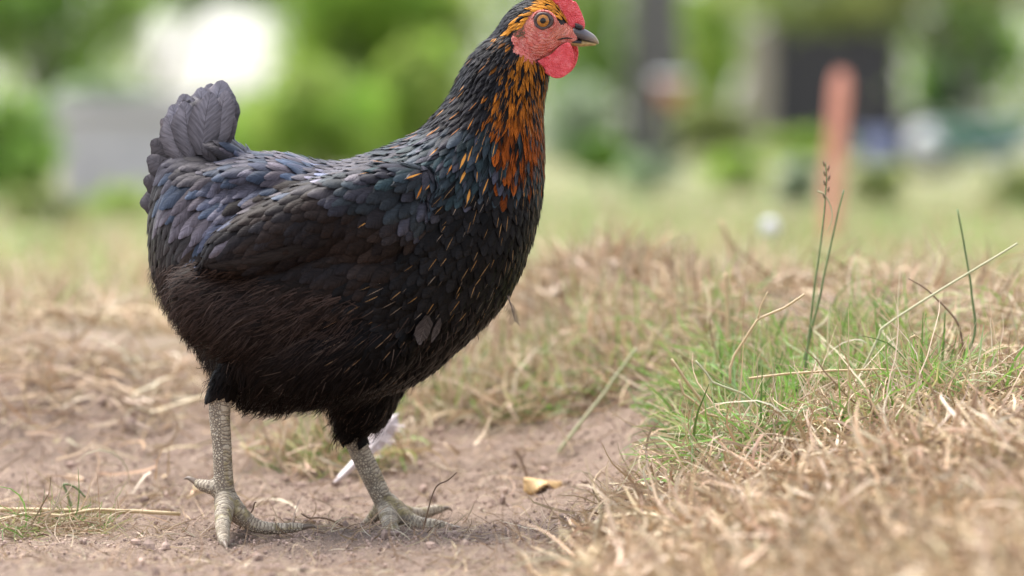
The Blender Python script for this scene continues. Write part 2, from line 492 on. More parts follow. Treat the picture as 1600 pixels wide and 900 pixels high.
# ------------------------------------------------------------------ dry hay and grass masses
HAYC = np.array([[0.50, 0.365, 0.24], [0.58, 0.45, 0.32], [0.41, 0.29, 0.18], [0.45, 0.355, 0.225], [0.25, 0.17, 0.105], [0.60, 0.50, 0.37]])
GRNC = np.array([[0.18, 0.33, 0.06], [0.24, 0.41, 0.09], [0.32, 0.42, 0.20], [0.12, 0.20, 0.05], [0.38, 0.40, 0.16], [0.42,0.36,0.20]])
def strands(name, label, x, y, L, W, colors, lean=1.0, curl=1.0, K=7, zoff=0.0, thick=0.0, matr=None, lift=None, arcs=False):
    """curled blades rooted on the ground at x,y"""
    N = len(x)
    z = gz(x, y) + zoff * rng.random(N) ** 1.5
    if lift is not None: z = z + lift * rng.random(N)
    az = rng.uniform(0, 2 * math.pi, N)
    el = np.clip(rng.normal(1.25 - lean, 0.4, N), -0.3, 1.5)
    p = np.stack([x, y, z], -1)
    path = [p]
    seg = L / (K - 1)
    if arcs:                       # stiff curled stems: arcs in random planes
        el = rng.normal(0.12, 0.35, N)
        D = np.stack([np.cos(el) * np.cos(az), np.cos(el) * np.sin(az), np.sin(el)], -1)
        ax = rng.normal(0, 1, (N, 3)) * np.array([.6, .6, 1]); ax -= D * (ax * D).sum(1)[:, None]; ax /= np.linalg.norm(ax, axis=1)[:, None]
        rate = (rng.gamma(2.0, 0.9, N) * curl / (K - 1))
        for i in range(K - 1):
            D = D * np.cos(rate)[:, None] + np.cross(ax, D) * np.sin(rate)[:, None] + rng.normal(0, .10, (N, 3))
            D /= np.linalg.norm(D, axis=1)[:, None]
            p = p + D * seg[:, None]
            gl = gz(p[:, 0], p[:, 1]) + 0.0015
            p[:, 2] = np.maximum(p[:, 2], gl)
            path.append(p)
    daz = rng.normal(0, 0.5 * curl, N); dele = rng.normal(-0.12, 0.22 * curl, N)
    for i in range(0 if arcs else K - 1):
        d = np.stack([np.cos(el) * np.cos(az), np.cos(el) * np.sin(az), np.sin(el)], -1)
        p = p + d * seg[:, None]
        gl = gz(p[:, 0], p[:, 1]) + 0.001
        p[:, 2] = np.maximum(p[:, 2], gl)
        path.append(p)
        az = az + daz + rng.normal(0, 0.25 * curl, N); el = el + dele + rng.normal(0, 0.2 * curl, N)
        el = np.clip(el, -1.0, 1.5)
    path = np.stack(path, 1)
    t = np.linspace(0, 1, K)
    w = W[:, None] * (1 - 0.75 * t[None] ** 2)
    T = path[:, -1] - path[:, 0]
    sd = np.cross(T, rng.normal(0, 1, (N, 3))); sd /= np.linalg.norm(sd, axis=1)[:, None] + 1e-9
    V, F = ribbons(path, w, sd)
    col = np.concatenate([colors, np.ones((N, 1))], 1)
    o = build(name, V, F, matr or (M_HAY if name in ('dry_grass', 'straw_litter') else M_GRASS), attrs={"fcol": rep(col, K * 2)})
    return tag(o, label, None, None, "stuff")
def pick(pal, n, var=0.2):
    c = pal[rng.integers(0, len(pal), n)]
    return np.clip(c * rng.uniform(1 - var, 1 + var, (n, 1)) * rng.uniform(0.94, 1.06, (n, 3)), 0, 0.9)
def scatter(n, x0, x1, y0, y1, dens):
    x = rng.uniform(x0, x1, n); y = rng.uniform(y0, y1, n)
    k = rng.random(n) < dens(x, y)
    return x[k], y[k]

# right bank: matted hay, thickest towards the camera
def d_fore(x, y):
    e = x - (0.02 + 0.10 * sm(-0.05, 0.15, y)) - 0.03 * fbm2(x, y, 14, 3)
    return sm(0.0, 0.13, e) * (0.35 + 0.65 * sm(-0.35, 0.5, fbm2(x, y, 18, 3, 3.)))
x, y = scatter(62000, -0.05, 0.72, -1.25, 0.0, d_fore)
n = len(x)
W = rng.uniform(0.0011, 0.0028, n) * (1 + .7 * sm(-.1, -.4, y))
strands("dry_grass", "matted curly straw coloured dry grass heaped on the bank", x, y, rng.uniform(0.02, 0.075, n), W, np.clip(pick(HAYC, n, .32) * 1.02, 0, .85), 1.2, 1.0, 8, 0.016, arcs=True)
def d_mid(x, y):
    e = x - 0.11 - 0.14 * sm(-.05, -.15, y) 
    return sm(0.0, 0.08, e + 0.03 * fbm2(x, y, 16, 3, 5.))
x, y = scatter(13000, 0.05, 0.75, -0.04, 0.42, d_mid)
n = len(x)
strands("dry_grass", "tangled thin dry grass stems between the green blades", x, y, rng.uniform(0.02, 0.06, n), rng.uniform(0.0008, 0.002, n), pick(HAYC, n), 1.05, 1.0, 8, 0.018, arcs=True)
def d_green(x, y):
    g = fbm2(x, y, 11, 3, 7.)
    return sm(0.135, 0.20, x + 0.05 * g) * sm(-0.10, 0.0, y + .05 * g) * (1 - sm(0.28, 0.42, y)) * sm(-0.12, 0.12, g + 0.06 - .25 * sm(.30, .45, x)) * (1 - 0.85 * sm(0.30, 0.42, x))
x, y = scatter(19000, 0.08, 0.6, -0.12, 0.42, d_green)
n = len(x)
strands("green_grass", "short green grass blades growing through the dry bank", x, y, rng.uniform(0.03, 0.09, n), rng.uniform(0.0014, 0.0034, n), pick(GRNC, n), 0.62, 0.55, 8, 0.006)
x, y = scatter(2600, 0.1, 0.6, -0.08, 0.36, lambda x, y: sm(.11, .2, x))
n = len(x)
strands("dry_grass", "long pale dry stems arching over the green tuft", x, y, rng.uniform(0.05, 0.11, n), rng.uniform(0.0009, 0.002, n), np.clip(pick(HAYC, n) * 1.15, 0, .85), 0.75, 0.6, 9, 0.02)
# tussock behind the breast and hummocks behind the hen
def d_back(x, y):
    g = fbm2(x, y, 7, 3, 1.)
    return sm(-0.15, 0.25, g) * np.maximum(sm(0.3, 0.5, y + 0.15 * x), .28 * sm(.10, .2, y) * sm(-.05, -.2, x)) * 0.9 + 0.04 * (y > .25)
x, y = scatter(22000, -0.75, 0.9, 0.1, 1.5, d_back)
n = len(x)
strands("dry_grass", "blurred hummocks of dry grass behind the hen", x, y, rng.uniform(0.03, 0.09, n), rng.uniform(0.0015, 0.0035, n), pick(HAYC, n), 1.1, 1.0, 8, 0.02, arcs=True)
def d_tuss(x, y):
    e = ((x - 0.07) / 0.17) ** 2 + ((y - 0.52) / 0.13) ** 2
    e2 = ((x + 0.16) / 0.09) ** 2 + ((y - 0.36) / 0.08) ** 2
    return np.maximum(1 - sm(0.4, 1.1, e), 0.6 * (1 - sm(0.3, 1.1, e2)))
x, y = scatter(16000, -0.3, 0.3, 0.25, 0.7, d_tuss)
n = len(x)
c = np.where(rng.random((n, 1)) < 0.26, pick(GRNC, n), pick(HAYC, n))
strands("green_grass", "blurred tussock of mixed green and dry grass behind the breast", x, y, rng.uniform(0.03, 0.085, n), rng.uniform(0.0014, 0.003, n), c, 0.75, 0.9, 7, 0.01)
# rough dry hummock beyond the breast
n = 4200
x = .085 + rng.normal(0, .085, n); y = .82 + rng.normal(0, .14, n)
strands("dry_grass", "rough brown hummock of dry grass just beyond the hen's breast", x, y, rng.uniform(0.03, 0.075, n), rng.uniform(0.002, 0.0045, n), pick(HAYC, n, .35) * .9, 1.05, 0.9, 8, 0.015)
# lawn beyond
x = rng.uniform(-3, 3, 26000); y = rng.uniform(0, 1, 26000) ** 1.6 * 9 + 1.0
k = np.abs(x) < 0.5 + 0.2 * y + 0.6
x, y = x[k], y[k]; n = len(x)
g = sm(1.2, 5, y + 1.2 * fbm2(x, y, 1.3, 3))[:, None]
c = np.where(rng.random((n, 1)) < 0.15 + 0.5 * g, pick(GRNC, n), pick(HAYC, n))
strands("lawn_grass", "dry lawn of straw and green grass fading into the distance", x, y, rng.uniform(0.04, 0.10, n), rng.uniform(0.003, 0.007, n), c, 0.55, 0.8, 5, 0.003)
# litter of short straws on the bare soil
x, y = scatter(11000, -0.6, 0.3, -0.42, 0.5, lambda x, y: 0.25 + 0.75 * sm(-.1, .4, fbm2(x, y, 8, 3, 12.)))
n = len(x)
strands("straw_litter", "short straw bits and rootlets strewn on the soil", x, y, rng.uniform(0.006, 0.045, n), rng.uniform(0.0004, 0.0012, n), pick(HAYC, n) * 0.9, 1.25, 1.0, 7, 0.003, arcs=True)
# sparse hay wisps at the front edge
x, y = scatter(1500, -0.2, 0.25, -0.5, -0.12, lambda x, y: sm(-0.12, 0.2, x + 0.15 * fbm2(x, y, 12, 2)) * 0.8)
n = len(x)
strands("straw_litter", "wispy straw at the front edge of the soil patch", x, y, rng.uniform(0.015, 0.05, n), rng.uniform(0.0006, 0.0014, n), pick(HAYC, n), 1.0, 1.3, 7, 0.004)

# ------------------------------------------------------------------ background: see part two


# ------------------------------------------------------------------ background garden (far out of focus)
LEAFY = {'bright': np.array([[.16, .25, .035], [.20, .28, .05], [.12, .20, .03], [.24, .30, .08]]),
         'mid': np.array([[.10, .18, .03], [.13, .22, .04], [.07, .13, .025], [.18, .25, .07]]),
         'dark': np.array([[.04, .08, .025], [.055, .11, .03], [.07, .13, .04]]),
         'olive': np.array([[.15, .18, .055], [.12, .15, .05], [.19, .21, .08], [.09, .12, .04]]),
         'grey': np.array([[.20, .25, .16], [.24, .28, .20], [.15, .20, .11]])}
M_BARK = m_plain("bark", (0.13, 0.12, 0.12), 0.9, 0.2, 0.4, 30, 0.6)
def leafy(name, label, cat, cpx, rad, Y, pal, n, size, trunk=0.04, group=None, clumps=48, flat=0.55, stem_px=None):
    """plant with trunk, limbs and a crown of separate leaves; cpx, rad in photo pixels at depth Y"""
    k = (Y + CD) / FPX
    c = np.array(P(*cpx, Y)); R = np.array([rad[0] * k, max(rad[0], rad[1]) * k * flat, rad[1] * k])
    gx = c[0] if stem_px is None else P(stem_px, 0, Y).x
    g0 = float(gz(np.array([gx]), np.array([Y]))[0])
    c[2] = max(c[2], g0 + R[2] * 0.55)
    root = empty(name, label, cat, group)
    root.location = (gx, Y, g0)
    off = np.array([gx, Y, g0])
    q = rng.normal(0, 1, (clumps, 3)); q /= np.linalg.norm(q, axis=1)[:, None]
    cc = q * rng.random((clumps, 1)) ** .45 * R * .9 + c
    cc[:, 2] = np.maximum(cc[:, 2], g0 + .03)
    tp = np.array([[gx, Y, g0 - .03], [gx * .7 + c[0] * .3, Y, g0 * .6 + c[2] * .4], [c[0], Y, c[2]], [c[0], Y, c[2] + R[2] * .6]])
    tp = catmull(tp, 5)
    ps = [tube(tp, np.linspace(trunk, trunk * .3, len(tp)), 8)]
    for j in range(min(9, clumps)):
        a = tp[rng.integers(4, len(tp) - 3)]
        ps.append(tube(catmull([a, (a + cc[j]) / 2 + np.array([0, 0, R[2] * .1]), cc[j]], 4), np.linspace(trunk * .35, trunk * .08, 9), 5))
    tv, tf = merge(ps)
    build("trunk", tv - off, tf, M_BARK, root)
    n = int(n * .7)
    pick_c = rng.integers(0, clumps, n)
    pp = cc[pick_c] + rng.normal(0, 1, (n, 3)) * R * .13
    pp[:, 2] = np.maximum(pp[:, 2], g0 + .02)
    d = rng.normal(0, 1, (n, 3)); d[:, 2] -= .5; d /= np.linalg.norm(d, axis=1)[:, None]
    u = np.cross(d, rng.normal(0, 1, (n, 3))); u /= np.linalg.norm(u, axis=1)[:, None]
    s = size * rng.uniform(.6, 1.3, (n, 1))
    V = np.stack([pp, pp + d * s * .5 + u * s * .3, pp + d * s, pp + d * s * .5 - u * s * .3], 1).reshape(-1, 3)
    F = np.arange(n * 4).reshape(-1, 4)
    P_ = LEAFY[pal]
    cl = P_[rng.integers(0, len(P_), clumps)] * rng.uniform(.6, 1.5, (clumps, 1))
    col = np.clip(cl[pick_c] * rng.uniform(1.35, 2.0, (n, 1)), 0, .7)
    build("crown", V - off, F, M_LEAF, root, {"fcol": rep(np.concatenate([col, np.ones((n, 1))], 1), 4)}, smooth=False)
    return root

leafy("tree", "low branching green tree at the top left corner", "tree", (70, 10), (190, 135), 28, 'mid', 9000, .08, .10)
leafy("tree", "tree crown hanging above the bright gap in the foliage", "tree", (345, -42), (165, 66), 34, 'mid', 11000, .08, .06, stem_px=200)
leafy("bush", "rounded green bush at the left edge of the picture", "bush", (15, 225), (80, 95), 9, 'mid', 4500, .03, .015)
leafy("bush", "dark green shrub low beside the pale wall", "bush", (40, 262), (38, 45), 8, 'mid', 1800, .025, .01)
leafy("tree", "bright yellow green tree directly behind the hen's back", "tree", (570, 40), (190, 190), 32, 'bright', 20000, .08, .10)
leafy("bush", "bright green bush between the tail and the neck", "bush", (480, 200), (130, 95), 12, 'bright', 6000, .04, .02)
leafy("bush", "green shrub between the hen's back and neck", "bush", (620, 190), (90, 75), 24, 'mid', 5000, .06, .04)
leafy("tree", "slender green tree just beyond the hen's beak", "tree", (910, 70), (75, 160), 30, 'mid', 6000, .08, .08)
leafy("bush", "grey green shrub below the beak", "bush", (900, 200), (55, 85), 24, 'grey', 3500, .06, .03)
leafy("bush", "yellow green bush between the dark trunk and the shed", "bush", (1110, 70), (60, 120), 31, 'bright', 4000, .08, .05)
leafy("bush", "low green bush in front of the pale shed wall", "bush", (1110, 195), (70, 45), 22, 'olive', 3000, .06, .03)
leafy("tree", "olive tree spreading its branches over the shed", "tree", (1400, -30), (300, 85), 24, 'olive', 9000, .07, .055, stem_px=1556)
leafy("tree", "dense green tree at the right edge beyond the wheelbarrow", "tree", (1500, 90), (110, 105), 29, 'mid', 7000, .08, .08)
leafy("bush", "dark green bush right of the shed", "bush", (1478, 150), (48, 55), 26, 'dark', 2600, .07, .04)
leafy("bush", "low yellow green bush at the foot of the shed", "bush", (1255, 226), (75, 18), 23, 'bright', 3000, .05, .02)
leafy("bush", "low grey green plant beside the blue tub", "bush", (1465, 205), (42, 32), 20, 'grey', 2000, .05, .02)
leafy("bush", "pale green bush rising over the end of the low wall", "bush", (165, 165), (85, 48), 11, 'grey', 3500, .035, .012)
leafy("bush", "bright green bush behind the hen's saddle", "bush", (650, 150), (75, 90), 16, 'bright', 5000, .05, .02)
leafy("bush", "leafy yellow green bush right behind the hen's tail", "bush", (385, 215), (70, 70), 13, 'bright', 4000, .04, .015)
# loose perennials breaking the edge of the lawn
for px, top, w_, yy, pal, lab in ((1010, 235, 50, 11, 'grey', "pale leafy perennial below the terracotta pot"), (1150, 238, 60, 12, 'bright', "yellow green perennial left of the red stake"), (1375, 258, 48, 9, 'olive', "olive perennial right of the red stake"),
                                  (945, 215, 45, 10, 'mid', "green perennial nearest the hen's neck"), (1245, 250, 45, 8.5, 'grey', "grey leaved perennial close to the red stake's foot"), (1590, 262, 60, 9, 'olive', "olive perennial cut by the right picture edge"),
                                  (180, 335, 75, 8, 'bright', "bright green weeds along the foot of the pale wall"), (60, 345, 65, 7, 'olive', "olive green weeds low at the left edge")):
    leafy("perennial", lab, "plant", (px, top + 30), (w_, 38), yy, pal, 1500, .03, .006, clumps=22)
# tree with a thick dark trunk, crown above the picture
leafy("tree", "tree with a thick dark slate trunk right of the hen's head", "tree", (1025, -330), (190, 190), 30, 'dark', 6000, .09, .30)
# distant woodland closing the horizon, open to the sky at one place
def wood(name, label, x0, x1, z1, Y, pal, n):
    x = rng.uniform(x0, x1, n); z = rng.random(n) ** .8 * z1 * (0.8 + .35 * fbm2(x, x * 0, .25, 3))
    y = Y + rng.uniform(-3, 3, n)
    g0 = .2
    pp = np.stack([x, y, z + g0], -1)
    d = rng.normal(0, 1, (n, 3)); d /= np.linalg.norm(d, axis=1)[:, None]
    u = np.cross(d, rng.normal(0, 1, (n, 3))); u /= np.linalg.norm(u, axis=1)[:, None]
    s = .22 * rng.uniform(.6, 1.4, (n, 1))
    V = np.stack([pp, pp + d * s * .5 + u * s * .35, pp + d * s, pp + d * s * .5 - u * s * .35], 1).reshape(-1, 3)
    P_ = LEAFY[pal]
    cl = P_[(np.floor(fbm2(x, z, .5, 2) * 6).astype(int)) % len(P_)] * rng.uniform(1.1, 1.7, (n, 1))
    o = build(name, V, np.arange(n * 4).reshape(-1, 4), M_LEAF, attrs={"fcol": rep(np.concatenate([cl, np.ones((n, 1))], 1), 4)}, smooth=False)
    tag(o, label, None, None, "stuff")
wood("woodland", "distant woodland on the left of the gap in the trees", -60, -5.75, 9, 58, 'bright', 32000)
wood("woodland", "distant woodland on the right of the gap in the trees", -3.7, 45, 9, 58, 'bright', 62000)
wood("woodland", "low distant hedge under the gap in the trees", -6.2, -3.2, 1.15, 60, 'mid', 3000)

# sheds, wall, post and clutter
M_DARKWOOD = m_plain("dark_stained_board", (0.055, 0.05, 0.058), 0.8, 0.3, 0.3, 8, 0.3)
M_PALEWOOD = m_plain("weathered_board", (0.36, 0.31, 0.26), 0.85, 0.2, 0.2, 8, 0.3)
M_RENDER = m_plain("pale_render", (0.50, 0.47, 0.50), 0.9, 0.2, 0.12, 6, 0.3)
M_ROOF = m_plain("felt_roof", (0.07, 0.07, 0.075), 0.9, 0.2, 0.3, 14, 0.4)
M_RED = m_plain("faded_red_paint", (0.70, 0.31, 0.235), 0.7, 0.3, 0.25, 25, 0.3)
M_TEAL = m_plain("teal_painted_steel", (0.06, 0.17, 0.16), 0.5, 0.5, 0.3, 12, 0.2)
M_BLUE = m_plain("blue_plastic", (0.30, 0.33, 0.55), 0.5, 0.5, 0.15, 12, 0.1)
M_WHITE = m_plain("white_plastic", (0.68, 0.68, 0.72), 0.5, 0.5, 0.08, 12, 0.1)
M_TERRA = m_plain("terracotta", (0.45, 0.17, 0.11), 0.8, 0.3, 0.2, 25, 0.3)
M_RUBBER = m_plain("rubber", (0.03, 0.03, 0.03), 0.8, 0.3, 0.2, 25, 0.2)
def boxv(x0, x1, y0, y1, z0, z1):
    V = np.array([(x, y, z) for z in (z0, z1) for y in (y0, y1) for x in (x0, x1)])
    return V, [(0, 2, 3, 1), (4, 5, 7, 6), (0, 1, 5, 4), (2, 6, 7, 3), (0, 4, 6, 2), (1, 3, 7, 5)]
def gzf(x, y): return float(gz(np.array([x]), np.array([y]))[0])
def shed():
    Y = 36; x0, x1 = P(1205, 0, Y).x, P(1412, 0, Y).x; g = gzf(x0, Y)
    root = empty("shed", "dark stained garden shed with a pale end board behind the red stake", "shed"); root.location = ((x0 + x1) / 2, Y, g)
    ox = root.location
    top = P(0, 12, Y).z
    n = 9; w = (x1 - x0) / n
    for i in range(n):
        v, f = boxv(x0 + i * w + .004, x0 + (i + 1) * w - .004, Y - .012 * (i % 2), Y + .03, g, top)
        build("board", v - np.array(ox), f, M_DARKWOOD, root, smooth=False)
    v, f = boxv(x0 + .02, x1 - .02, Y + .03, Y + 1.8, g, top); build("wall", v - np.array(ox), f, M_DARKWOOD, root, smooth=False)
    v = np.array([(x0 - .12, Y - .2, top), (x1 + .12, Y - .2, top), (x1 + .12, Y + .95, top + .5), (x0 - .12, Y + .95, top + .5), (x1 + .12, Y + 2.1, top), (x0 - .12, Y + 2.1, top)])
    v = np.vstack([v, v - np.array([0, 0, .05])])
    build("roof", v - np.array(ox), [(0, 1, 2, 3), (3, 2, 4, 5), (6, 9, 8, 7), (9, 11, 10, 8), (0, 6, 7, 1), (5, 4, 10, 11), (0, 3, 9, 6), (3, 5, 11, 9), (1, 7, 8, 2), (2, 8, 10, 4)], M_ROOF, root, smooth=False)
    v, f = boxv(P(1160, 0, Y).x, x0 - .005, Y - .06, Y + .02, g, P(0, 45, Y).z); build("end_board", v - np.array(ox), f, M_PALEWOOD, root, smooth=False)["label"] = "pale weathered end board"
    v, f = boxv(P(1330, 0, Y).x, P(1350, 0, Y).x, Y - .07, Y - .013, g + .6, g + .64); build("door_bar", v - np.array(ox), f, M_PALEWOOD, root, smooth=False)
shed()
def wall():
    Y = 10; x0, x1 = P(95, 0, Y).x, P(300, 0, Y).x; g = gzf(x0, Y)
    root = empty("garden_wall", "low pale grey rendered wall behind the hen's tail", "wall"); root.location = ((x0 + x1) / 2, Y, g); o = np.array(root.location)
    top = P(0, 178, Y).z
    v, f = boxv(x0, x1, Y, Y + .22, g - .1, top); build("wall_face", v - o, f, M_RENDER, root, smooth=False)
    v, f = boxv(x0 - .03, x1 + .03, Y - .03, Y + .25, top + .002, top + .06); build("coping", v - o, f, M_RENDER, root, smooth=False)
wall()
def stake():
    Y = 5.0
    b, t = P(1293, 380, Y), P(1315, 110, Y)
    g = gzf(b.x, Y)
    root = empty("stake", "leaning square stake painted faded red standing in the lawn", "stake"); root.location = (b.x, Y, g); o = np.array(root.location)
    d = np.array([t.x - b.x, 0, t.z - g]); h = np.linalg.norm(d); d /= h; s = np.array([d[2], 0, -d[0]]); w = .0185
    V = []
    for k, ww in ((-.08, w), (h - .03, w), (h, w * .6)):
        for a, c in ((-1, -1), (1, -1), (1, 1), (-1, 1)):
            V.append(d * k + s * a * ww + np.array([0, c * ww, 0]))
    F = [(0, 1, 5, 4), (1, 2, 6, 5), (2, 3, 7, 6), (3, 0, 4, 7), (4, 5, 9, 8), (5, 6, 10, 9), (6, 7, 11, 10), (7, 4, 8, 11), (8, 9, 10, 11), (3, 2, 1, 0)]
    build("post", np.array(V), F, M_RED, root, smooth=False)
stake()
def lathe(prof, sides=24):
    V, F = [], []
    for r, z in prof:
        for k in range(sides):
            a = 2 * math.pi * k / sides; V.append((r * math.cos(a), r * math.sin(a), z))
    for i in range(len(prof) - 1):
        for k in range(sides):
            F.append((i * sides + k, i * sides + (k + 1) % sides, (i + 1) * sides + (k + 1) % sides, (i + 1) * sides + k))
    return np.array(V), F
def tub(name, label, cat, px, top_py, wpx, Y, m, m2=None, base_z=None):
    k = (Y + CD) / FPX
    x = P(px, 0, Y).x; g = gzf(x, Y); h = P(0, top_py, Y).z - g; r = wpx * k / 2
    root = empty(name, label, cat); root.location = (x, Y, g)
    v, f = lathe([(0.01, 0), (r * .78, 0), (r, h), (r * .93, h), (r * .72, .03), (0.01, .03)])
    build("tub_wall", v, f, m, root)
    v, f = lathe([(r * 1.0, h - .02), (r * 1.08, h - .02), (r * 1.08, h + .02), (r * .99, h + .02)])
    build("rim", v, f, m2 or m, root)
    hp = catmull([(-r, 0, h), (-r * .8, 0, h + r * .6), (0, 0, h + r * .95), (r * .8, 0, h + r * .6), (r, 0, h)], 5)
    build("handle", *tube(hp, .006, 6), M_RUBBER, root)
tub("bucket", "lavender blue bucket on the grass before the shed", "bucket", 1383, 212, 75, 24, M_BLUE)
tub("bucket", "white bucket standing beside the teal wheelbarrow", "bucket", 1482, 205, 42, 19, M_WHITE)
tub("bucket", "pale bucket standing in the grass at the left edge", "bucket", 35, 290, 55, 13, M_WHITE)
def pot_on_post():
    Y = 17; x = P(1050, 0, Y).x; g = gzf(x, Y); z = P(0, 165, Y).z; k = (Y + CD) / FPX
    root = empty("flower_pot", "terracotta pot with a white rim on a thin post", "flower pot"); root.location = (x, Y, g)
    build("post", *tube([(0, 0, -.05), (0, 0, z - g)], .02, 8), M_DARKWOOD, root)
    r = 24 * k
    v, f = lathe([(.01, 0), (r * .7, 0), (r, r * 1.7), (r * .9, r * 1.7), (r * .6, .02), (.01, .02)]); build("pot", v + np.array([0, 0, z - g]), f, M_TERRA, root)
    v, f = lathe([(r * .98, r * 1.45), (r * 1.2, r * 1.45), (r * 1.2, r * 1.9), (r * .95, r * 1.9)]); build("rim", v + np.array([0, 0, z - g]), f, M_WHITE, root)
pot_on_post()
def wheelbarrow():
    Y = 18; k = (Y + CD) / FPX
    x = P(1530, 0, Y).x; g = gzf(x, Y)
    root = empty("wheelbarrow", "teal wheelbarrow parked at the right edge of the lawn", "wheelbarrow"); root.location = (x, Y, g)
    L, H = 75 * k, 40 * k
    a = np.array([(-L, -.25, H * 1.9), (L, -.28, H * 2.1), (L, .28, H * 2.1), (-L, .25, H * 1.9), (-L * .6, -.17, H * .85), (L * .7, -.18, H * .85), (L * .7, .18, H * .85), (-L * .6, .17, H * .85)])
    inn = a * np.array([.96, .94, 1]) + np.array([0, 0, .015])
    V = np.vstack([a, inn])
    F = [(0, 1, 5, 4), (1, 2, 6, 5), (2, 3, 7, 6), (3, 0, 4, 7), (4, 5, 6, 7), (8, 12, 13, 9), (9, 13, 14, 10), (10, 14, 15, 11), (11, 15, 12, 8), (12, 15, 14, 13), (0, 8, 9, 1), (1, 9, 10, 2), (2, 10, 11, 3), (3, 11, 8, 0)]
    build("tray", V, F, M_TEAL, root, smooth=False)
    rw = .15
    wh = [( rw * math.cos(t), 0, rw * math.sin(t)) for t in np.linspace(0, 2 * math.pi, 25)]
    v, f = tube(wh, .03, 8, False); build("tyre", v + np.array([-L * 1.05, 0, rw + .03]), f, M_RUBBER, root)
    v, f = tube([(-L * 1.05, -.05, rw + .03), (-L * 1.05, .05, rw + .03)], rw * .75, 16); build("wheel_disc", v, f, M_WHITE, root)
    for s in (-1, 1):
        build("handle", *tube([(-L * 1.05, s * .1, rw + .03), (0, s * .2, H * .8), (L * 1.9, s * .26, H * 1.6)], .015, 8), M_WHITE, root)
        build("leg", *tube([(L * .5, s * .2, H * .9), (L * .6, s * .22, -.02)], .014, 8), M_WHITE, root)
wheelbarrow()
# ------------------------------------------------------------------ hen
hen = empty("hen", "black hen with orange throat and red comb walking across bare soil", "hen")

def ring_loft(secs, n=6, sides=28, ex=2.15):
    """secs: top px, bottom px, half width m, centre Y -> closed loft"""
    S = catmull([[*a, *b, w, yc] for a, b, w, yc in secs], n)
    V, F = [], []
    for tx, ty, bx, by, w, yc in S:
        T, B = np.array(P(tx, ty, yc)), np.array(P(bx, by, yc))
        c, a = (T + B) / 2, (T - B) / 2
        for k in range(sides):
            th = 2 * math.pi * k / sides
            ca, sa = math.cos(th), math.sin(th)
            ca = math.copysign(abs(ca) ** (2 / ex), ca); sa = math.copysign(abs(sa) ** (2 / ex), sa)
            V.append(c + a * ca + np.array([0, w * sa, 0]))
    m = len(S)
    for i in range(m - 1):
        for k in range(sides):
            a, b = i * sides + k, i * sides + (k + 1) % sides
            F.append((a, b, b + sides, a + sides))
    F.append(tuple(range(sides))[::-1]); F.append(tuple(range((m - 1) * sides, m * sides)))
    return np.array(V), F
def ellipsoid(c, axes, rx=0.0, res=20):
    """axes (m) along image x, depth, up; rx = rotation in the picture plane (radians)"""
    V, F = [], []
    for i in range(1, res):
        th = math.pi * i / res
        for k in range(res * 2):
            ph = math.pi * k / res
            V.append((math.sin(th) * math.cos(ph), math.sin(th) * math.sin(ph), math.cos(th)))
    V.append((0, 0, 1)); V.append((0, 0, -1))
    n = res * 2
    for i in range(res - 2):
        for k in range(n):
            F.append((i * n + k, (i + 1) * n + k, (i + 1) * n + (k + 1) % n, i * n + (k + 1) % n))
    t, b = len(V) - 2, len(V) - 1
    for k in range(n):
        F.append((t, k, (k + 1) % n)); F.append((b, (res - 2) * n + (k + 1) % n, (res - 2) * n + k))
    V = np.array(V) * np.array(axes)
    c_, s_ = math.cos(rx), math.sin(rx)
    V = np.stack([V[:, 0] * c_ - V[:, 2] * s_, V[:, 1], V[:, 0] * s_ + V[:, 2] * c_], -1)
    return V + np.array(c), F
MM = 0.000525    # metres per photo pixel at the hen

TORSO = [((256, 244), (236, 340), .016, .020), ((300, 234), (242, 425), .042, .018), ((370, 250), (276, 492), .064, .014),
         ((450, 250), (322, 556), .080, .010), ((525, 256), (376, 626), .088, .006), ((582, 242), (452, 638), .091, .004),
         ((634, 222), (560, 622), .089, .002), ((668, 198), (648, 596), .082, .0), ((697, 163), (738, 523), .070, -.002),
         ((712, 140), (799, 450), .058, -.005), ((722, 116), (838, 338), .047, -.008), ((735, 95), (847, 250), .040, -.011),
         ((752, 74), (845, 182), .034, -.013), ((772, 54), (851, 140), .029, -.015), ((788, 40), (855, 118), .025, -.015)]
HY = -0.015      # depth of the head's mid plane
HEAD = [((775, 50), (795, 95), .019, HY), ((797, 19), (812, 102), .0235, HY), ((822, 2), (828, 102), .0245, HY), ((848, -4), (846, 98), .0235, HY),
        ((870, 10), (868, 84), .019, HY), ((886, 36), (886, 74), .0118, HY), ((896, 42), (896, 70), .0085, HY), ((902, 46), (902, 66), .0062, HY)]
parts = [ring_loft(TORSO), ring_loft(HEAD, 5, 24, 2.1)]
for s in (-1, 1):    # folded wings, fluff bulges, thighs on both sides
    parts.append(ellipsoid(P(498, 345, s * .074 + .004), (186 * MM, .030, 60 * MM), math.radians(20)))
    parts.append(ellipsoid(P(575, 345, s * .071 + .002), (95 * MM, .030, 78 * MM), math.radians(10)))
    parts.append(ellipsoid(P(378, 492, s * .056 + .010), (116 * MM, .034, 66 * MM), math.radians(-28)))
    parts.append(ellipsoid(P(530, 540, s * .060 + .006), (130 * MM, .030, 78 * MM), math.radians(12)))
# tail core
parts.append(ellipsoid(P(312, 222, .022), (50 * MM, .022, 66 * MM), math.radians(14)))
parts.append(ellipsoid(P(352, 246, .018), (48 * MM, .034, 26 * MM), math.radians(-28)))
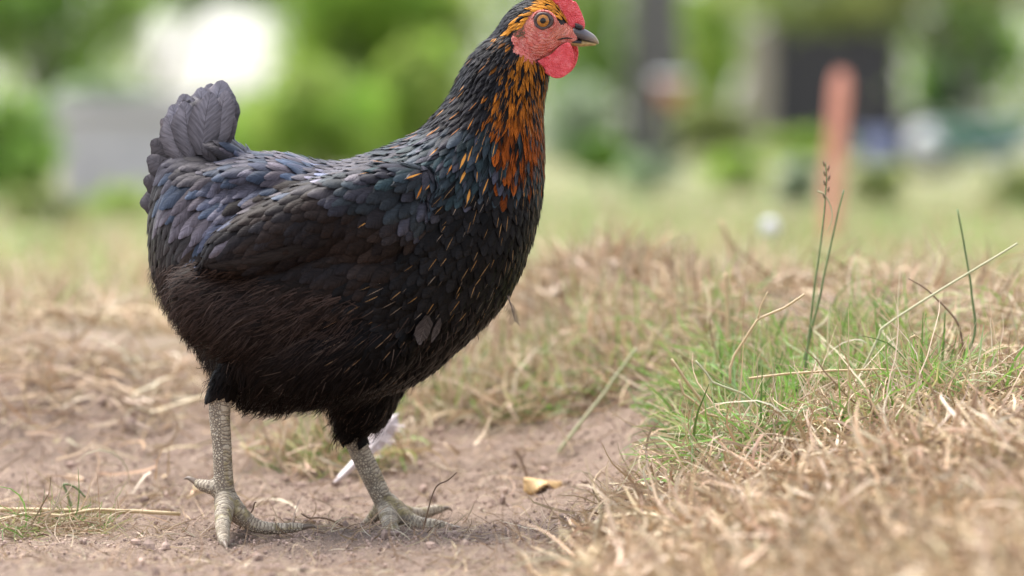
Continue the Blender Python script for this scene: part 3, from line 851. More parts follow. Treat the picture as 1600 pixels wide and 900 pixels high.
# saddle cushion
parts.append(ellipsoid(P(400, 290, .012), (120 * MM, .060, 48 * MM), math.radians(3)))
NY, FY = -0.038, 0.05      # depth of the near and the far leg
LIMBS = []                 # (path (K,3), radii (K,), toe flag, front direction)
def limb(pts, rad, toe, front):
    A = catmull([[*P(*p), r] for p, r in zip(pts, rad)], 5)
    LIMBS.append((A[:, :3], A[:, 3], toe, np.array(front, float)))
    parts.append(tube(A[:, :3], A[:, 3], 12))
# near leg (standing, set back)
limb([(378, 560, NY), (345, 622, NY), (347, 700, NY), (350, 760, NY), (353, 792, NY)], [.013, .0098, .0081, .0085, .0098], 0, (1, -.2, 0))
limb([(352, 775, NY), (350, 800, -.06), (348, 826, -.083), (350, 843, -.100), (352, 850, -.108)], [.0086, .0078, .0060, .0050, .0028], 1, (0, -.3, 1))
limb([(354, 778, NY), (372, 800, -.046), (398, 821, -.047), (430, 826, -.048), (462, 824, -.048), (478, 823, -.048)], [.0090, .0076, .0060, .0050, .0042, .0024], 1, (0, 0, 1))
limb([(358, 785, NY), (372, 806, -.020), (386, 816, .0), (397, 817, .014)], [.0085, .0068, .005, .003], 1, (0, 0, 1))
limb([(350, 768, NY), (332, 762, -.040), (316, 758, -.037), (303, 752, -.035)], [.0075, .0062, .0052, .0028], 1, (0, 0, 1))
# far leg (stepping forward)
limb([(570, 560, .045), (560, 640, FY), (551, 676, FY), (578, 738, FY), (600, 784, FY), (607, 800, FY)], [.042, .026, .0108, .0091, .0087, .0098], 0, (.9, 0, .3))
limb([(602, 785, FY), (625, 805, .040), (652, 818, .030), (685, 822, .022), (712, 826, .015)], [.0095, .0085, .0066, .0054, .0028], 1, (0, 0, 1))
limb([(606, 786, FY), (630, 800, .062), (655, 803, .078), (682, 796, .092), (694, 795, .098)], [.009, .0068, .0055, .0045, .0026], 1, (0, 0, 1))
limb([(604, 788, FY), (608, 810, .030), (612, 824, .012), (622, 832, .0)], [.009, .008, .0062, .003], 1, (0, 0, 1))
limb([(600, 788, FY), (588, 803, .052), (578, 813, .054), (568, 820, .055)], [.0075, .006, .0048, .0028], 1, (0, 0, 1))
V, F = merge(parts)
BV, BF = remeshed(V, F, 0.0017, 3)
BV = BV + 0.0
fc = BV[BF].mean(1)
fpx = PX(fc)
def in_poly(pts, poly):
    x, y = pts[:, 0], pts[:, 1]
    r = np.zeros(len(pts), bool)
    j = len(poly) - 1
    for i in range(len(poly)):
        xi, yi = poly[i]; xj, yj = poly[j]
        c = ((yi > y) != (yj > y)) & (x < (xj - xi) * (y - yi) / (yj - yi + 1e-12) + xi)
        r ^= c; j = i
    return r
FACE = [(912, 44), (914, 62), (885, 84), (866, 92), (850, 98), (828, 101), (804, 90), (797, 68), (801, 54), (810, 44), (821, 33), (829, 21), (842, 15), (858, 17), (868, 26), (877, 40), (884, 36), (890, 20), (908, 30)]
is_face = in_poly(fpx, FACE) & (fc[:, 1] < .1) & (fc[:, 2] > .3)
zleg = np.array(P(0, 640, 0))[2]
# distance to leg axes
def limb_coords(pts):
    best = np.full(len(pts), 1e9); al = np.zeros(len(pts)); fr = np.zeros(len(pts)); toe = np.zeros(len(pts))
    for A, R, tf, front in LIMBS:
        s0 = 0.0
        f = front / np.linalg.norm(front)
        for i in range(len(A) - 1):
            a, b = A[i], A[i + 1]
            ab = b - a; L = np.linalg.norm(ab)
            t = np.clip(((pts - a) @ ab) / (L * L + 1e-12), 0, 1)
            q = pts - (a + t[:, None] * ab)
            d = np.linalg.norm(q, axis=1) / (R[i] + 1e-9)
            k = d < best
            best[k] = d[k]; al[k] = s0 + t[k] * L
            fr[k] = (q[k] @ f) / (np.linalg.norm(q[k], axis=1) + 1e-9); toe[k] = tf
            s0 += L
    return best, np.stack([al, fr, toe], -1)
low = BV[:, 2] < np.array(P(0, 600, 0))[2]
LA = np.zeros((len(BV), 3)); best = np.full(len(BV), 9.0)
best[low], LA[low] = limb_coords(BV[low])
isleg_v = (best < 1.35) & (BV[:, 2] < np.where(BV[:, 0] > P(450, 0, 0).x, P(0, 676, FY).z, P(0, 600, NY).z))
isleg = isleg_v[BF].sum(1) >= 3
body_tree = BVHTree.FromPolygons(BV.tolist(), BF.tolist())
# raise the leg plates as real relief
nv = np.zeros_like(BV)
fn = np.cross(BV[BF[:, 2]] - BV[BF[:, 0]], BV[BF[:, 3]] - BV[BF[:, 1]])
for k in range(4): np.add.at(nv, BF[:, k], fn)
nv /= np.linalg.norm(nv, axis=1)[:, None] + 1e-12
V2 = BV.copy()
ph = LA[:, 0] * 190.0
rel = np.where(isleg_v, 0.0002 * np.sin(ph * 2 * math.pi) * (LA[:, 2] > .5), 0)
V2 += nv * rel[:, None]
midx = np.where(isleg, 2, np.where(is_face, 1, 0))
body = build("body", V2, BF, mats=[M_BODY, M_FACE, M_LEG], midx=midx, parent=hen, attrs={"leg": LA})

# claws
for A, Rr, tf, front in LIMBS:
    if not tf: continue
    d = A[-1] - A[-4]; d /= np.linalg.norm(d); L_ = .0095
    C_ = catmull([A[-1] - d * .003, A[-1] + d * L_ * .5 + np.array([0, 0, .0004]), A[-1] + d * L_ + np.array([0, 0, -.0022])], 5)
    build("claw", *tube(C_, np.linspace(max(Rr[-1] * 1.05, .0026), .0004, len(C_)), 9), M_CLAW, hen)

# ---- plumage: one flow and size field over the whole bird
#   px   py    dx    dy    L   W  zone      (mm)
CTRL = [
 (860, 8, -.9, .1, 7, 2.4, 'crown'), (842, 6, -.9, .1, 7, 2.6, 'crown'), (822, 10, -.9, .25, 8, 2.8, 'crown'), (800, 25, -.8, .6, 9, 3, 'crown'), (775, 45, -.7, .7, 12, 3.6, 'crown'), (806, 40, -.8, .55, 8, 2.4, 'crown'),
 (790, 75, -.55, .85, 11, 3.0, 'throat'), (745, 75, -.6, .8, 16, 4.6, 'nape'), (715, 115, -.55, .85, 20, 5.5, 'nape'), (760, 120, -.5, .87, 17, 4.6, 'nape'),
 (800, 120, -.3, .95, 14, 2.7, 'throat'), (838, 125, -.02, 1, 12, 2.5, 'throat'), (800, 170, -.25, .97, 18, 3.2, 'throat'), (842, 190, 0, 1, 17, 3.1, 'throat'), (770, 190, -.38, .93, 19, 3.8, 'throat'),
 (735, 180, -.55, .85, 24, 7, 'nape'), (690, 175, -.65, .76, 26, 7.5, 'nape'), (720, 235, -.45, .9, 27, 8.5, 'cape'), (660, 225, -.75, .65, 28, 9, 'cape'), (770, 255, -.3, .95, 24, 7, 'cape'),
 (800, 240, -.2, .98, 22, 4.2, 'throat'), (840, 260, 0, 1, 20, 4.4, 'throat'), (620, 250, -.9, .42, 26, 9, 'cape'), (690, 285, -.55, .84, 26, 9, 'cape'),
 (580, 240, -.96, .28, 24, 8, 'back'), (530, 260, -.97, .22, 22, 8, 'back'),
 (600, 300, -.85, .52, 20, 10, 'shoulder'), (540, 290, -.88, .47, 20, 10, 'shoulder'), (640, 320, -.75, .66, 20, 10.5, 'shoulder'),
 (470, 300, -.9, .43, 22, 10, 'wing'), (420, 335, -.87, .5, 24, 10, 'wing'), (380, 370, -.87, .5, 30, 10, 'wing'), (500, 350, -.87, .5, 20, 11, 'wing'), (580, 350, -.82, .57, 19, 11, 'wing'), (620, 370, -.8, .6, 19, 11, 'wing'),
 (430, 400, -.9, .42, 30, 11, 'wing'), (520, 410, -.88, .47, 24, 11, 'wing'), (345, 392, -.9, .43, 34, 9, 'wing'), (590, 410, -.85, .52, 21, 11, 'wing'),
 (480, 250, -1, .08, 24, 9, 'saddle'), (430, 252, -.98, .17, 25, 10, 'saddle'), (380, 262, -.92, .38, 25, 10.5, 'saddle'), (440, 285, -.9, .43, 25, 10.5, 'saddle'), (340, 300, -.8, .6, 27, 12, 'saddle'), (390, 315, -.8, .6, 26, 11, 'saddle'),
 (310, 340, -.68, .73, 30, 12, 'saddle'), (330, 370, -.6, .8, 30, 10, 'saddle'), (280, 300, -.75, .66, 28, 12, 'saddle'),
 (345, 238, -.85, -.3, 22, 11, 'tailbase'), (310, 235, -.75, -.55, 30, 13, 'tailbase'), (285, 245, -.85, .1, 26, 12, 'tailbase'), (320, 205, -.15, -1, 40, 15, 'tailbase'), (295, 200, -.35, -.95, 40, 15, 'tailbase'), (345, 200, .1, -1, 36, 13, 'tailbase'),
 (255, 280, -.6, .75, 28, 11, 'rear'), (245, 350, -.3, .95, 30, 10, 'rear'), (270, 370, -.45, .9, 30, 10, 'rear'), (238, 400, -.15, .98, 26, 8, 'rear'),
 (700, 330, -.6, .8, 20, 11, 'breast'), (760, 330, -.4, .92, 20, 10, 'breast'), (830, 330, -.08, 1, 19, 8, 'breast'), (670, 400, -.75, .66, 20, 11.5, 'breast'), (740, 410, -.55, .83, 20, 11, 'breast'), (810, 400, -.25, .97, 19, 9, 'breast'),
 (650, 470, -.82, .57, 22, 12, 'breast'), (720, 480, -.62, .78, 21, 11, 'breast'), (780, 470, -.4, .92, 20, 9, 'breast'), (590, 460, -.9, .43, 22, 11, 'breast'),
 (690, 550, -.6, .8, 20, 9, 'belly'), (620, 560, -.75, .66, 23, 10, 'belly'), (550, 540, -.85, .5, 24, 11, 'belly'), (560, 620, -.6, .8, 20, 7, 'belly'), (640, 610, -.4, .92, 18, 7, 'belly'),
 (300, 440, -.93, .3, 26, 8, 'fluff'), (400, 460, -.92, .4, 26, 9, 'fluff'), (480, 480, -.9, .42, 25, 10, 'fluff'), (260, 500, -.6, .8, 24, 7, 'fluff'), (350, 520, -.8, .6, 26, 8, 'fluff'), (450, 550, -.82, .57, 26, 9, 'fluff'),
 (290, 570, -.45, .9, 24, 7, 'fluff'), (350, 620, -.4, .9, 22, 6, 'fluff'), (420, 640, -.55, .83, 20, 6, 'fluff'), (500, 625, -.6, .8, 20, 6, 'fluff'),
]
CP = np.array([c[:6] for c in CTRL], float); CZ = [c[6] for c in CTRL]
BLK = np.array([.0030, .0025, .0026])
ORANGE = [(802, 88), (784, 120), (778, 160), (766, 195), (770, 250), (784, 290), (800, 275), (815, 262), (850, 255), (856, 130), (838, 108)]
def field(px):
    d2 = ((CP[:, :2] - px) ** 2).sum(1) + 60
    w = d2 ** -2.0; w /= w.sum()
    v = w @ CP[:, 2:6]
    return v, CZ[int(np.argmax(w))]
def col4(c, a=1.0): return np.array([c[0], c[1], c[2], a])
def feather_look(px, zone, nrm):
    """base colour, iridescence (rgb, amount), streak width, streak colour"""
    R = random.random
    base = BLK * random.uniform(.6, 1.5); iri = col4((.2, .2, .25), 0.0); st = 0.0; sc_ = (.42, .22, .08)
    if zone == 'crown':
        if px[1] > 63 - (px[0] - 775) * .92 + random.uniform(-5, 5):
            base = np.array([.50, .20, .025]) * random.uniform(.6, 1.2)
        else: iri = col4((.10, .10, .12), random.uniform(.05, .25))
    elif zone in ('throat', 'nape', 'cape'):
        ins = in_poly(np.array([px + np.array([random.gauss(0, 11), random.gauss(0, 20)])]), ORANGE)[0]
        if ins and R() < .92:
            k = sm(110, 230, px[1])
            base = (np.array([.36, .125, .014]) * (1 - k) + np.array([.23, .052, .006]) * k) * random.uniform(.2, 1.1)
            if R() < .12: base = BLK * 2
            elif R() < .45: st = random.uniform(.4, 1.4); sc_ = (.012, .006, .004)
        else:
            if zone == 'cape' or px[1] > 195:
                iri = col4(random.choice([(.09, .13, .16), (.11, .14, .18), (.15, .15, .20), (.07, .12, .14)]), random.uniform(.14, .34))
            else: iri = col4((.08, .08, .095), random.uniform(.05, .22))
            if zone == 'throat' and R() < .5: st = random.uniform(.2, .6); sc_ = (.36, .15, .03)
            elif px[1] > 130 and R() < .09: st = random.uniform(.5, 1.6); sc_ = (.50, .22, .045)
            elif R() < .05: st = random.uniform(.5, 1.2); sc_ = (.40, .14, .02)
    elif zone in ('back', 'saddle', 'tailbase', 'shoulder', 'wing'):
        amt = {'back': .20, 'saddle': .44, 'tailbase': .28, 'shoulder': .145, 'wing': .085}[zone] * (.55 + .75 * float(sm(-.3, .35, fbm(np.array([[px[0] / 70, px[1] / 50, 3.]]), 2)[0])))
        pal = {'back': [(.30, .28, .34), (.24, .22, .26)], 'saddle': [(.25, .24, .32), (.18, .20, .30), (.13, .17, .26), (.23, .20, .24)], 'tailbase': [(.32, .30, .38), (.28, .26, .30)],
               'shoulder': [(.25, .23, .27), (.15, .19, .23), (.21, .21, .28)], 'wing': [(.15, .135, .14), (.13, .13, .155), (.20, .155, .145)]}[zone]
        q = (float(fbm(np.array([[px[0] / 45 + 9, px[1] / 32, 5.]]), 2)[0]) * 1.1 + .5 + random.gauss(0, .12)) * len(pal)
        iri = col4(np.array(pal[int(np.clip(q, 0, len(pal) - 1))]) * random.uniform(.75, 1.15), amt * random.uniform(.75, 1.2))
        base = BLK * random.uniform(.9, 1.6) * (np.array([1.5, 1.15, 1.0]) if zone == 'wing' else 1)
        if R() < .04 and px[0] > 580: st = random.uniform(.2, .5); sc_ = (.45, .22, .06)
    elif zone == 'rear':
        base = BLK * random.uniform(1, 2); iri = col4((.15, .13, .135), random.uniform(.08, .25))
    elif zone == 'breast':
        base = BLK * random.uniform(.7, 1.7); iri = col4((.09, .09, .10), random.uniform(.0, .10))
        if R() < (.4 if px[0] > 570 else .12): st = random.uniform(.12, .28); sc_ = tuple(np.array(random.choice([(.45, .26, .11), (.40, .20, .06), (.36, .27, .20)])) * random.uniform(.4, .95))
    elif zone == 'belly':
        base = BLK * random.uniform(.6, 1.2)
        if R() < .25: st = random.uniform(.08, .2); sc_ = (.26, .16, .09)
    elif zone == 'fluff':
        base = np.array([.0115, .0076, .0063]) * random.uniform(.4, 1.3) * (1.6 - 1.2 * float(sm(470, 590, px[1])))  # light from above painted in: upper fluff feathers get a lighter colour
    return base, iri, st, sc_
NT, NS = 7, 5
TT = np.linspace(0, 1, NT); SS = np.linspace(-1, 1, NS)
GF = np.array([(i * NS + j, i * NS + j + 1, (i + 1) * NS + j + 1, (i + 1) * NS + j) for i in range(NT - 1) for j in range(NS - 1)])
def wprof(kind):
    t = TT
    if kind == 'point':
        w = np.minimum(1, (t / .35 + .12)) ** .7 * np.clip(1 - t, 0, 1) ** .55 * 1.35
    else:
        w = np.minimum(1, (t / .4 + .25)) * np.interp(t, [0, .5, .67, .834, 1], [1, 1, 1, .87, .5])
    return w
WP = {'point': wprof('point'), 'round': wprof('round')}
def make_feather(p, d, n, L, W, kind, e0, lift, bend=0.0, tree=None, cup=.5):
    b = n.cross(d).normalized()
    w = WP[kind] * W * .5
    jit = 1 + rng.normal(0, .045, (NT, NS))
    rows = []
    for i in range(NT):
        t = TT[i]
        for j in range(NS):
            s = SS[j]
            # rounded outline: side points lag behind the shaft near the tip
            q = p + d * (L * (t - (.12 if kind == 'round' else .10) * s * s * t ** 3 * jit[i, j])) + b * (w[i] * s * jit[i, j]) + b * (bend * L * t * t)
            off = (e0 + lift * t ** 1.2) - cup * W * .22 * s * s * (.3 + .7 * t)
            if tree is not None:
                loc, nr, _, dist = tree.find_nearest(q)
                if loc is None: loc, nr = q, n
                q = loc + nr * max(off, .0003)
            else:
                q = q + n * off
            rows.append(q)
    return np.array(rows)
FUV = np.array([(t, s, 0) for t in TT for s in SS], float)

# dart throwing over the body, spacing follows the local feather size
area = np.linalg.norm(fn, axis=1) / 2
okf = (midx == 0)
cand = rng.choice(len(BF), 60000, p=(area * okf) / (area * okf).sum())
uvr = rng.random((60000, 2))
q4 = BV[BF[cand]]
pts = q4[:, 0] * ((1 - uvr[:, :1]) * (1 - uvr[:, 1:])) + q4[:, 1] * (uvr[:, :1] * (1 - uvr[:, 1:])) + q4[:, 2] * (uvr[:, :1] * uvr[:, 1:]) + q4[:, 3] * ((1 - uvr[:, :1]) * uvr[:, 1:])
nrm = fn[cand] / (np.linalg.norm(fn[cand], axis=1)[:, None] + 1e-12)
ppx = PX(pts)
cells = {}
CELL = .004
FE = []     # feathers: dict
zbot = np.array(P(0, 690, 0))[2]; XL = P(400, 0, 0).x; ZL = P(0, 600, NY).z; ZL2 = P(0, 606, NY).z
for i in range(len(pts)):
    p = pts[i]
    if p[2] < zbot or (p[0] < XL and p[2] < ZL and abs(p[1] - NY) < .02 and p[2] < ZL2): continue
    v, zone = field(ppx[i])
    far = nrm[i, 1] > 0.35
    L, W = v[2] * .001, v[3] * .001
    if zone in ('wing', 'shoulder', 'saddle', 'tailbase', 'rear'): L *= 1.2; W *= 1.15
    r = max(.0016, W * (.62 if far or zone in ('wing', 'shoulder', 'saddle', 'tailbase', 'rear') else .50))
    if zone in ('fluff', 'belly'): W *= 1.35; r *= 1.15
    c = tuple(np.floor(p / CELL).astype(int)); m = int(math.ceil(r / CELL)); bad = False
    for a in range(-m, m + 1):
        for b_ in range(-m, m + 1):
            for e in range(-m, m + 1):
                for o in cells.get((c[0] + a, c[1] + b_, c[2] + e), ()):
                    if (o[0] - p[0]) ** 2 + (o[1] - p[1]) ** 2 + (o[2] - p[2]) ** 2 < r * r: bad = True; break
                if bad: break
            if bad: break
        if bad: break
    if bad: continue
    cells.setdefault(c, []).append(p)
    n = Vector(nrm[i])
    d = Vector((v[0], 0, -v[1])) + Vector((random.gauss(0, .07), random.gauss(0, .07), random.gauss(0, .07)))
    d = d - n * d.dot(n)
    if d.length < 1e-4: continue
    d.normalize()
    kind = 'point' if zone in ('nape', 'throat', 'crown') or (zone == 'cape' and random.random() < .5) else 'round'
    sz = random.uniform(.85, 1.15)
    lift = {'crown': .0012, 'throat': .0022, 'nape': .003, 'cape': .0038}.get(zone, .0027) * random.uniform(.75, 1.3)
    if zone in ('wing', 'saddle', 'shoulder') and random.random() < .12: lift *= 1.5
    start = Vector(p) - d * (L * .35)
    vts = make_feather(start, d, n, L * sz, W * sz, kind, .0006 + random.random() * .0006, lift, random.gauss(0, .04), body_tree)
    jp = ppx[i] + np.array([random.gauss(0, 13), random.gauss(0, 9)])
    z2 = field(jp)[1] if zone in ('wing', 'shoulder', 'back', 'saddle', 'cape', 'breast', 'belly', 'rear') else zone
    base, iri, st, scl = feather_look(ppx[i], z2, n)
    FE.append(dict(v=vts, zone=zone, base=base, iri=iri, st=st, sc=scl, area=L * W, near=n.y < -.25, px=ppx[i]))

# tail: broad feathers standing up in two leaves, tips pale brown
TAILS = [((324, 216), (344, 126), 62, .022), ((338, 220), (362, 142), 50, .028), ((312, 214), (320, 138), 56, .014), ((340, 226), (366, 176), 34, .012), ((322, 214), (334, 132), 56, .044),
         ((300, 222), (288, 148), 58, .008), ((290, 228), (268, 166), 54, .004), ((306, 220), (304, 156), 48, .036), ((284, 238), (254, 188), 42, .002),
         ((280, 250), (240, 220), 46, .006), ((274, 268), (234, 246), 46, .004), ((268, 290), (228, 280), 46, .004), ((264, 312), (222, 318), 46, .004), ((332, 240), (352, 142), 48, -.004), ((314, 242), (322, 144), 50, -.008), ((298, 246), (288, 160), 48, -.007), ((284, 254), (262, 182), 46, -.005), ((342, 240), (362, 176), 36, -.001)]
TAIL_FE = []
for k, (a, b_, wpx, Y) in enumerate(TAILS):
    A, B = P(*a, Y), P(*b_, Y + .012)
    d = (B - A); L = d.length; d.normalize()
    n = Vector((random.gauss(-.15, .2), -1, random.gauss(.1, .15))); n = (n - d * n.dot(d)).normalized()
    vts = make_feather(A, d, n, L, wpx * MM, 'round', 0, .004, random.gauss(0, .05), None, .5)
    TAIL_FE.append(dict(v=vts, zone='tail', base=np.array([.016, .0135, .0135]) * random.uniform(.8, 1.3), iri=col4((.30, .275, .31), random.uniform(.42, .62) * (1 if b_[1] < 200 else .4)), st=.08, sc=(.05, .045, .05), area=1, near=True, px=np.array(b_)))

FLIGHT = []
for k in range(6):
    for near in (True, False):
        px_, py_ = 520 - 22 * k, 372 + 9 * k
        o_ = Vector((0, -CD, CH)); dr = (P(px_, py_, 0) - o_).normalized()
        if near: loc, nn, _, _ = body_tree.ray_cast(o_, dr)
        else: loc, nn, _, _ = body_tree.ray_cast(o_ + dr * 6, -dr)
        if loc is None: continue
        d = Vector((-.94, 0, -.30 + .03 * k)); d = (d - nn * d.dot(nn)).normalized()
        FLIGHT.append(dict(v=make_feather(loc, d, nn, (150 - 8 * k) * MM, 20 * MM, 'round', .0022 - .0002 * k, .0024, -.05, body_tree, .2), base=BLK * 1.6, iri=col4((.16, .14, .14), .12), st=.10, sc=(.03, .024, .022)))
def feather_attrs(f):
    n = NT * NS
    uv = FUV.copy(); uv[:, 2] = random.random()
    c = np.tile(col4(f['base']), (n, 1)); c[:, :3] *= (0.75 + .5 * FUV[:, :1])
    return {"fcol": c, "firid": np.concatenate([np.tile(f['iri'][:3], (n, 1)), f['iri'][3] * (1 - .5 * FUV[:, 1:2] ** 2) * (.45 + .75 * FUV[:, :1])], 1), "fuv": uv, "fstreak": np.full(n, f['st']), "fscol": np.tile(col4(f['sc']), (n, 1))}  # weaker sheen at the root paints in shade under overlapping feathers
NAMES = {'wing': 'wing_feather', 'shoulder': 'wing_feather', 'saddle': 'saddle_feather', 'back': 'back_feather', 'tailbase': 'tail_covert', 'rear': 'tail_covert', 'breast': 'breast_feather', 'cape': 'hackle_feather', 'nape': 'hackle_feather', 'throat': 'throat_feather', 'belly': 'belly_feather', 'crown': 'crown_feather', 'fluff': 'belly_feather'}
quota = {'wing': 95, 'shoulder': 30, 'saddle': 60, 'back': 10, 'tailbase': 15, 'rear': 10, 'breast': 45, 'cape': 25}
single, mass = [], []
FE.sort(key=lambda f: -f['area'] * (1 if f['near'] else 0))
for f in FE:
    if f['near'] and quota.get(f['zone'], 0) > 0:
        quota[f['zone']] -= 1; single.append(f)
    else: mass.append(f)
for f in TAIL_FE:
    build("tail_feather", f['v'], GF, M_FEATHER, hen, feather_attrs(f))
for f in FLIGHT:
    build("flight_feather", f['v'], GF, M_FEATHER, hen, feather_attrs(f))
for f in single:
    build(NAMES[f['zone']], f['v'], GF, M_FEATHER, hen, feather_attrs(f))
AT = [feather_attrs(f) for f in mass]
ob = build("plumage", np.vstack([f['v'] for f in mass]), (GF[None] + (np.arange(len(mass)) * NT * NS)[:, None, None]).reshape(-1, 4), M_FEATHER, hen,
           {k: np.concatenate([a[k] for a in AT]) for k in AT[0]})
ob["kind"] = "stuff"

# ---- hair-like down over thigh fluff and belly
def fluff():
    zone_px = PX(fc)
    wgt = np.zeros(len(BF))
    # the fluffy region in the side view
    FL = [(240, 412), (300, 408), (400, 428), (490, 452), (560, 470), (560, 560), (600, 640), (600, 690), (500, 690), (400, 690), (320, 660), (230, 560), (225, 450)]
    ins = in_poly(zone_px, FL) & (midx == 0)
    BE = [(560, 470), (640, 500), (760, 470), (830, 430), (760, 560), (600, 690), (560, 650)]
    ins2 = in_poly(zone_px, BE) & (midx == 0)
    wgt = area * (ins * 1.0 + ins2 * .22)
    N = 9000
    f = rng.choice(len(BF), N, p=wgt / wgt.sum())
    p0 = fc[f] + rng.normal(0, .0008, (N, 3))
    nn = fn[f] / np.linalg.norm(fn[f], axis=1)[:, None]
    px = PX(p0)
    dirs = np.zeros((N, 3))
    for i in range(N):
        v, z = field(px[i]); dirs[i] = (v[0], 0, -v[1])
    dirs += rng.normal(0, .14, (N, 3)) + .75 * np.stack([fbm(p0 * 70 + k * 31.7, 2) for k in range(3)], -1)
    dirs -= nn * (dirs * nn).sum(1)[:, None]
    dirs /= np.linalg.norm(dirs, axis=1)[:, None] + 1e-9
    L = rng.uniform(.007, .020, N)
    K = 5; t = np.linspace(0, 1, K)
    lift = rng.uniform(.0015, .0075, N)
    sag = rng.uniform(.0, .25, N)
    path = p0[:, None] + nn[:, None] * (.002 + lift[:, None] * np.sin(t * 2.2)[None])[..., None] + dirs[:, None] * (L[:, None] * t[None])[..., None]
    path[:, :, 2] -= (sag * L)[:, None] * t[None] ** 2
    w = rng.uniform(.0004, .0013, N)[:, None] * (1 - .85 * t[None])
    sd = np.cross(dirs, nn)
    V, F = ribbons(path, w, sd)
    c = np.array([.0230, .0150, .0125])[None] * rng.uniform(.25, 1.7, (N, 1)) * (1.7 - 1.3 * sm(470, 590, px[:, 1]))[:, None]  # strand colour brightened near the top to paint the lit bulge
    li = rng.random(N) < .05
    c[li] = np.array([.06, .042, .033]) * rng.uniform(.5, 1.3, (li.sum(), 1))
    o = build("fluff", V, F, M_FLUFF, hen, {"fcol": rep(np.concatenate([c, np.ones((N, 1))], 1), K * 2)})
    o["kind"] = "stuff"
fluff()

# ---- head furniture
EX, EY = 848, 34
M_IRIS = m_plain("iris_amber", (0.36, 0.135, 0.008), 0.25, 0.5, 0.45, 900, 0.0, 0.3)
M_BLACK = m_plain("pupil_black", (0.004, 0.004, 0.005), 0.15, 0.4, 0.1, 50, 0.0, 0.0)
M_LID = m_plain("eyelid_grey", (0.065, 0.042, 0.040), 0.4, 0.5, 0.3, 600, 0.5)
M_LIDP = M_FACE
def cap(c, r, ang, ny, res=10):
    """spherical cap facing -y/+y"""
    V, F = [], []
    for i in range(res + 1):
        a = ang * i / res
        for k in range(24):
            b = 2 * math.pi * k / 24
            V.append((c[0] + r * math.sin(a) * math.cos(b), c[1] + ny * r * math.cos(a), c[2] + r * math.sin(a) * math.sin(b)))
    for i in range(res):
        for k in range(24):
            F.append((i * 24 + k, i * 24 + (k + 1) % 24, (i + 1) * 24 + (k + 1) % 24, (i + 1) * 24 + k))
    return np.array(V), F
def torus(c, R, r, ny, sx=1.0, sz=1.0, seg=40, sides=10, tilt=.0):
    V, F = [], []
    for i in range(seg):
        a = 2 * math.pi * i / seg
        rr = r * (1 + .18 * math.sin(a * 3 + 1) + .1 * math.sin(a * 7))
        for k in range(sides):
            b = 2 * math.pi * k / sides
            q = R * (1 + .10 * max(0, math.cos(a + .25)) ** 6 + .03 * math.sin(a * 2 + .5)) + rr * math.cos(b)
            V.append((c[0] + sx * q * math.cos(a), c[1] + ny * rr * math.sin(b) - ny * 0.0, c[2] + sz * q * math.sin(a)))
    for i in range(seg):
        for k in range(sides):
            F.append((i * sides + k, ((i + 1) % seg) * sides + k, ((i + 1) % seg) * sides + (k + 1) % sides, i * sides + (k + 1) % sides))
    return np.array(V), F
for ny in (-1, 1):
    surf = HY + ny * .0225
    c = np.array(P(EX, EY, surf)); c[0] = P(EX, EY, HY).x; c[2] = P(EX, EY, HY).z
    ec = c - np.array([0, ny * .0052, 0])
    eye = build("eye", *cap(ec, .0085, 1.5, ny), M_LID, hen)
    build("iris", *cap(ec, .0087, .60, ny), M_IRIS, eye)
    build("pupil", *cap(ec, .00885, .27, ny), M_BLACK, eye)
    ed = build("eyelid", *torus(c + np.array([0, ny * .0006, 0]), .0060, .0013, ny, 1.07, 1.0), M_LID, hen)
    build("eyelid_fold", *torus(c - np.array([0, ny * .0010, 0]), .0081, .0012, ny, 1.10, 1.0), M_FACE, ed)
# comb
COMB = [(850, -8), (842, -34), (852, -16), (860, -46), (870, -16), (880, -38), (888, -8), (893, -3), (894, 3), (899, 2), (905, 12), (910, 24), (914, 36), (912, 46), (902, 46), (892, 43), (884, 40), (878, 22), (868, 4)]
V, F = slab(COMB, HY - .0042, HY + .0042, .0009, 5)
V = V + .0007 * fbm(V * 260, 3)[:, None] * np.array([[.3, 1, .3]])
build("comb", V, F, M_COMB, hen)
# wattles
W1 = [(862, 84), (874, 72), (886, 66), (892, 70), (896, 82), (897, 96), (891, 111), (879, 121), (866, 122), (853, 115), (844, 106), (838, 97), (847, 92)]
V, F = slab(W1, HY - .0150, HY - .0105, .0008, 5, -.04)
V[:, 1] += .0008 * fbm(V * 300, 3)
build("wattle", V, F, M_COMB, hen)
W2 = [(876, 72), (892, 66), (901, 70), (904, 82), (901, 98), (893, 111), (881, 118), (868, 116), (858, 105)]
V, F = slab(W2, HY + .0090, HY + .0135, .0008, 5, .04)
build("wattle", V, F, M_COMB, hen)
# ear lobes
LOBE = [(799, 58), (806, 57), (812, 66), (815, 78), (822, 89), (833, 96), (830, 101), (818, 101), (808, 92), (800, 78), (797, 66)]
for ny in (-1, 1):
    a, b_ = HY + ny * .0185, HY + ny * .0255
    V, F = slab(LOBE, min(a, b_), max(a, b_), .0008, 5)
    V[:, 1] += .0007 * fbm(V * 420, 2)
    build("ear_lobe", V, F, M_FACE, hen)
